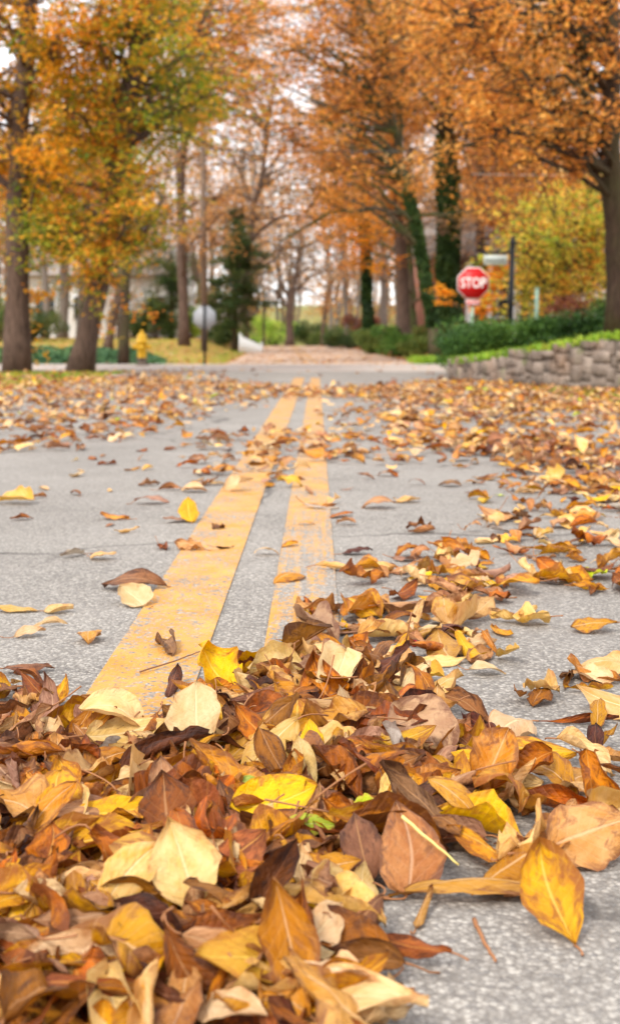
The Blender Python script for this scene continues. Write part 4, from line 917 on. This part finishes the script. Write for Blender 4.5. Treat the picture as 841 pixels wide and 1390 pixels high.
# leaves that stand out in the photograph: (u, v, length px, width ratio, palette, form, yaw deg from screen right, facing tilt, curl)
HERO = [
 (268, 990, 95, .75, 'cream', 'cup', 95, 52, .6), (172, 990, 105, .5, 'cream', 'cup', 20, 28, .7), (372, 1085, 112, .62, 'yellow', 'flat', 12, 38, 1),
 (130, 1130, 165, .42, 'gold', 'twist', 8, 30, .6), (150, 1105, 120, .4, 'yellow', 'flat', 5, 25, 1), (248, 1205, 120, .72, 'cream', 'flat', 110, 50, 1), (182, 1205, 110, .5, 'cream', 'flat', 55, 40, 1),
 (372, 1205, 110, .62, 'maroon', 'fold', 60, 50, .6), (228, 1118, 95, .8, 'brown', 'cup', 100, 45, .5), (225, 1015, 120, .4, 'maroon', 'roll', 30, 22, .9),
 (420, 1012, 55, .6, 'yellow', 'flat', 90, 45, 1), (492, 1100, 52, .8, 'green', 'flat', 10, 40, 1), (531, 1115, 60, .8, 'mint', 'flat', 20, 42, 1), (420, 1112, 70, .5, 'green', 'flat', 5, 30, 1),
 (561, 1130, 100, .36, 'rust', 'flat', 112, 48, 1), (640, 1215, 210, .24, 'tan', 'roll', 2, 12, .8), (755, 1250, 125, .6, 'gold', 'cup', 100, 35, .6),
 (805, 1160, 130, .75, 'tan', 'cup', 20, 35, .6), (720, 1030, 110, .45, 'gold', 'flat', 172, 28, 1), (785, 975, 105, .2, 'rust', 'roll', 0, 10, .8), (832, 962, 90, .6, 'cream', 'cup', 150, 20, .6),
 (665, 1080, 100, .75, 'tan', 'fold', 60, 45, .6), (600, 1072, 95, .6, 'maroon', 'cup', 10, 35, .7), (455, 1250, 150, .5, 'brown', 'cup', 150, 30, .6), (545, 1180, 115, .7, 'pink', 'flat', 95, 45, 1),
 (600, 1110, 110, .5, 'pink', 'cup', 170, 30, 1), (702, 1200, 105, .6, 'tan', 'cup', 30, 32, .9), (650, 1170, 90, .4, 'gold', 'cup', 140, 30, .7),
 (575, 1232, 55, .4, 'tan', 'roll', 70, 15, .9), (385, 1290, 120, .32, 'cream', 'cup', 12, 20, .7), (560, 1290, 90, .36, 'rust', 'cup', 160, 20, .8), (100, 1090, 130, .36, 'pink', 'arch', 5, 12, .5),
 (30, 1140, 120, .4, 'brown', 'roll', 10, 15, .8), (183, 792, 84, .52, 'brown', 'arch', 175, 12, .7), (180, 812, 42, .7, 'cream', 'flat', 130, 22, 1), (805, 850, 58, .7, 'tan', 'cup', 175, 14, .6),
 (808, 917, 54, .6, 'cream', 'cup', 165, 14, .6), (594, 812, 50, .5, 'yellow', 'flat', 170, 18, 1), (640, 800, 58, .5, 'pink', 'flat', 145, 20, 1), (600, 892, 62, .5, 'cream', 'flat', 5, 18, 1),
 (484, 745, 42, .5, 'maroon', 'arch', 0, 6, .6), (513, 682, 44, .7, 'tan', 'arch', 5, 6, .7), (436, 683, 48, .4, 'grey', 'flat', 0, 4, 1), (41, 857, 34, .6, 'cream', 'flat', 20, 14, 1),
 (22, 823, 66, .35, 'cream', 'flat', 0, 8, 1), (80, 823, 40, .6, 'cream', 'flat', 0, 12, 1), (140, 751, 36, .6, 'cream', 'flat', 0, 12, 1), (207, 676, 48, .5, 'pink', 'arch', 0, 6, .7),
 (18, 676, 52, .5, 'cream', 'cup', 170, 5, .7), (156, 697, 36, .5, 'gold', 'flat', 170, 8, 1), (258, 700, 34, .6, 'yellow', 'flat', 100, 40, 1), (66, 970, 80, .5, 'pink', 'cup', 100, 30, .8), (120, 965, 85, .3, 'tan', 'roll', 5, 10, .8),
 (40, 905, 60, .5, 'brown', 'cup', 10, 10, .8), (215, 1070, 60, .6, 'pink', 'cup', 90, 45, .8), (95, 1060, 70, .5, 'gold', 'cup', 120, 30, .8), (35, 1190, 100, .4, 'gold', 'cup', 20, 30, .6), (110, 1240, 130, .5, 'pink', 'cup', 10, 30, .6),
 (235, 930, 44, .5, 'maroon', 'roll', 85, 20, .9), (545, 1000, 90, .45, 'gold', 'cup', 15, 25, .7), (470, 960, 100, .4, 'tan', 'roll', 150, 20, .7), (505, 925, 90, .4, 'brown', 'arch', 10, 15, .6), (415, 1040, 70, .5, 'cream', 'roll', 105, 35, .7), (490, 1165, 90, .6, 'brown', 'cup', 100, 40, .6), (300, 1260, 110, .5, 'rust', 'cup', 20, 30, .7), (540, 1020, 110, .28, 'tan', 'roll', 150, 15, .8)]
for (u, v, px, wr_, pal, form, yaw, face, cu) in HERO:
    p = gnd(u, v + 8, 0.0)
    if v > 870 and u < 640:
        for _ in range(3):
            ix, iy = hidx(np.array([p[0]]), np.array([p[1]])); p = gnd(u, v, H[ix[0], iy[0]] + .01)
    pm = F/ math.hypot(p[1], .5); L = px/pm
    fs = abs(math.sin(R(yaw)))  # foreshortening when pointing away
    L = min(L*1.02/(1 - fs*(1-math.sin(min(PI/2, R(face)+math.atan2(.5, p[1]))))), .17)
    put_leaf(p[0], p[1], L, L*wr_, pal, form, R(yaw-90), R(face), R(rng.normal(0, 5)), True, True, curl=cu, grow=.05, pct=93 if v > 870 else 75, hero=True)

# ---- which leaves show largest: cast a grid of rays from the camera
vs = []; fs_ = []; owner = []; n0 = 0
for i, L_ in enumerate(leaves):
    if L_['c'][1] > 4.5: continue
    vs.append(L_['V']); fs_.append(L_['F'] + n0); owner += [i]*len(L_['F']); n0 += len(L_['V'])
bv = BVHTree.FromPolygons(np.vstack(vs).tolist(), np.vstack(fs_).tolist()); hits = {}
eye = Vector(CAMLOC); FWD = None
for v in range(600, 1390, 5):
    for u in range(2, 841, 5):
        h_ = bv.ray_cast(eye, Vector(ray(u, v)).normalized())
        if h_[2] is not None:
            k = owner[h_[2]]; hits.setdefault(k, []).append((u, v))
order = sorted(hits, key=lambda k: -len(hits[k]) - (1000 if leaves[k]['hero'] and len(hits[k]) > 2 else 0))[:300]
CN = dict(cream='pale cream', tan='tan', pink='pinkish brown', brown='brown', rust='rusty', maroon='dark maroon', gold='golden', yellow='bright yellow', orange='deep orange', green='light green', mint='pale mint', grey='greyish')
FN = dict(flat='flat', cup='cupped', roll='rolled', arch='arched', fold='folded', twist='twisted')
def zone(u, v):
    if v > 870:
        if u > 640: return 'on bare road, lower right' if v > 1130 else 'scattered right of the pile'
        c_ = 'left' if u < 210 else ('centre' if u < 430 else 'right')
        r_ = 'at the very front' if v > 1300 else ('near the front' if v > 1180 else ('midway up' if v > 1070 else ('high up' if v > 960 else 'on far rim')))
        return f'{r_} of the pile, {c_}'
    if u > 560: return 'in the right drift, far off' if v < 760 else 'in the drift right of the stripes'
    if u < 430: return ('left of the stripes' if u < 230 else 'by the stripes') + (', far up' if v < 740 else ', near the pile')
    return 'just right of the stripes' + (', far up' if v < 740 else ', near the pile')
info = []
for k in order:
    a = np.mean(np.array(hits[k]), axis=0); L_ = leaves[k]; szn = 'large ' if L_['L'] > .105 else ('small ' if L_['L'] < .07 else '')
    info.append([k, a[0], a[1], f"{szn}{CN[L_['pal']]} {FN[L_['form']]} leaf {zone(a[0], a[1])}"])
ORD = [w_ + ' from left' for w_ in 'first second third fourth fifth sixth seventh eighth ninth tenth eleventh twelfth thirteenth fourteenth fifteenth'.split()]
byl = {}
for q in info: byl.setdefault(q[3], []).append(q)
for l, qs in byl.items():
    if len(qs) > 1:
        qs.sort(key=lambda q: q[1])
        for i, q in enumerate(qs): q[3] = l + ', ' + ORD[min(i, 14)]
        if len(qs) == 2: qs[0][3] = l + ', left of two'; qs[1][3] = l + ', right of two'
def stalk_mesh(mb, S, mi, L): mb.tube(S, np.array([.0011, .0009, .0008, .0008, .0011])*(L/.09)**.5*1.1, 5, mi)
for k, u, v, lab in info:
    if len(lab.split()) > 16: print('LONG', lab)
    L_ = leaves[k]; V = L_['V']; org = np.array([V[:, 0].mean(), V[:, 1].mean(), V[:, 2].min()])
    mb = MB(); mb.add(V, L_['F'], 0, L_['uv'], L_['var']); o = mb.build('fallen_leaf', LEAFM[PIDX[L_['pal']]], smooth=True, uv=True, origin=org)
    tag(o, lab, 'leaf', 'fallen leaves on the road')
    if L_['S'] is not None:
        mb = MB(); stalk_mesh(mb, L_['S'] - org, 0, L_['L']); s = mb.build('stalk', LEAFM[STALK], None, True); s.parent = o
sel = set(order); mb = MB()
for i, L_ in enumerate(leaves):
    if i in sel: continue
    mb.add(L_['V'], L_['F'], PIDX[L_['pal']], L_['uv'], L_['var'])
    if L_['S'] is not None and L_['c'][1] < 4: stalk_mesh(mb, L_['S'], STALK, L_['L'])
o = mb.build('leaf_litter', LEAFM, smooth=True, uv=True)
tag(o, 'carpet of small fallen autumn leaves drifted over road and verges', 'leaf litter', kind='stuff')
print('leaves', len(leaves), 'visible', len(hits))

# twigs and the berry
def twig(name, pts, r, m, label, side=None):
    o = empty(name, pts[0], label, 'twig'); mb = MB(); P = curve(pts, 12); P[1:-1] += rng.normal(0, r*.12, P[1:-1].shape); mb.tube(P, np.linspace(r, r*.6, 12), 7); part(mb, 'stem', M[m], o, True)
    return o
twig('leaf_stem', [gnd(643, 1248, .004), gnd(652, 1270, .006), gnd(672, 1305, .004)], .0022, 'stalk', 'reddish curved leaf stem lying on the bare asphalt at lower right')
ix, iy = hidx(np.array([gnd(545, 1112)[0]]), np.array([gnd(545, 1112)[1]])); hz = H[ix[0], iy[0]] + .035
twig('leaf_stem', [at(545, 1108, gnd(545, 1112, hz)[1]-.01), gnd(585, 1142, .05), gnd(622, 1174, .03)], .0016, 'stalk_pale', 'long pale yellow stem reaching down from the mint green leaf')
twig('twig', [gnd(405, 862, .02), gnd(455, 859, .012), gnd(520, 856, .015)], .0022, 'twig', 'thin brown twig lying across at the far rim of the pile')
twig('twig', [gnd(190, 912, .006), gnd(235, 898, .01), gnd(272, 884, .006)], .0014, 'twig', 'thin twig lying on the left yellow stripe')
p = gnd(562, 873, .006); o = empty('berry', p - [0, 0, .006], 'single small red berry on the asphalt behind the pile', 'berry')
mb = MB(); mb.lathe([(0, -.006), (.004, -.005), (.0065, 0), (.0045, .005), (0, .006)], p, 12); part(mb, 'fruit', M['berry'], o, True)
mb = MB(); mb.tube([p + [0, 0, .005], p + [.004, 0, .012]], .0008, 5); part(mb, 'stalk', M['stalk'], o)

GR = dict(roadside_tree='big roadside trees on the left', lawn_tree='grey trees on the lawn', cedar_tree='dark evergreens by the lawn', young_tree='young trees at the road end', ivy_clad_tree='trunks coated in ivy',
  brown_tree='brown trunks right of the road', woodland_tree='trees in the right hand wood', yew_hedge='yew hedge clumps on the bank', rhododendron='bushes right of the far road', burgundy_shrub='reddish brown shrubs',
  field_bush='bushes beyond the road end', lawn_bush='bushes on the lawn', power_line='overhead wires', twig='twigs on the road', leaf_stem='loose leaf stems')
for o in bpy.data.objects:
    if o.parent is None and o.name.split('.')[0] in GR: o['group'] = GR[o.name.split('.')[0]]
# ------------------------------------------------------------------ light
w = bpy.data.worlds.new('World'); SC.world = w; w.use_nodes = True; nt = w.node_tree; nt.nodes.clear()
out = nt.nodes.new('ShaderNodeOutputWorld'); bg = nt.nodes.new('ShaderNodeBackground'); sky = nt.nodes.new('ShaderNodeTexSky'); sky.sky_type = 'NISHITA'
EL, AZ = R(50), R(215)
sky.sun_disc = False; sky.sun_elevation = EL; sky.sun_rotation = AZ
mx = nt.nodes.new('ShaderNodeMixRGB'); mx.inputs[0].default_value = .78; mx.inputs[2].default_value = (10.2, 10.2, 10.4, 1)
tc = nt.nodes.new('ShaderNodeTexCoord'); nz = nt.nodes.new('ShaderNodeTexNoise'); nz.inputs['Scale'].default_value = 3; nz.inputs['Detail'].default_value = 4
mp = nt.nodes.new('ShaderNodeMapRange'); mp.inputs[1].default_value = .3; mp.inputs[2].default_value = .7; mp.inputs[3].default_value = .85; mp.inputs[4].default_value = 1.12
ml = nt.nodes.new('ShaderNodeMixRGB'); ml.blend_type = 'MULTIPLY'; ml.inputs[0].default_value = 1
nt.links.new(tc.outputs['Generated'], nz.inputs['Vector']); nt.links.new(nz.outputs[0], mp.inputs[0])
nt.links.new(sky.outputs[0], mx.inputs[1]); nt.links.new(mx.outputs[0], ml.inputs[1]); nt.links.new(mp.outputs[0], ml.inputs[2])
nt.links.new(ml.outputs[0], bg.inputs[0]); bg.inputs[1].default_value = .09; nt.links.new(bg.outputs[0], out.inputs[0])
sun = bpy.data.lights.new('sun', 'SUN'); sun.energy = 1.5; sun.angle = R(14); sun.color = (1, .95, .87)
so = bpy.data.objects.new('sun', sun); COL.objects.link(so)
# sun direction vector towards the sun for nishita rotation AZ (clockwise from +Y)
d = Vector((math.sin(AZ)*math.cos(EL), math.cos(AZ)*math.cos(EL), math.sin(EL)))
so.rotation_euler = d.to_track_quat('Z', 'Y').to_euler()
SC.view_settings.view_transform = 'Standard'; SC.view_settings.look = 'None'; SC.view_settings.gamma = 1.0; SC.view_settings.exposure = 1.28
SC.render.engine = 'CYCLES'
SC.cycles.max_bounces = 5; SC.cycles.diffuse_bounces = 3; SC.cycles.transmission_bounces = 3; SC.cycles.glossy_bounces = 2
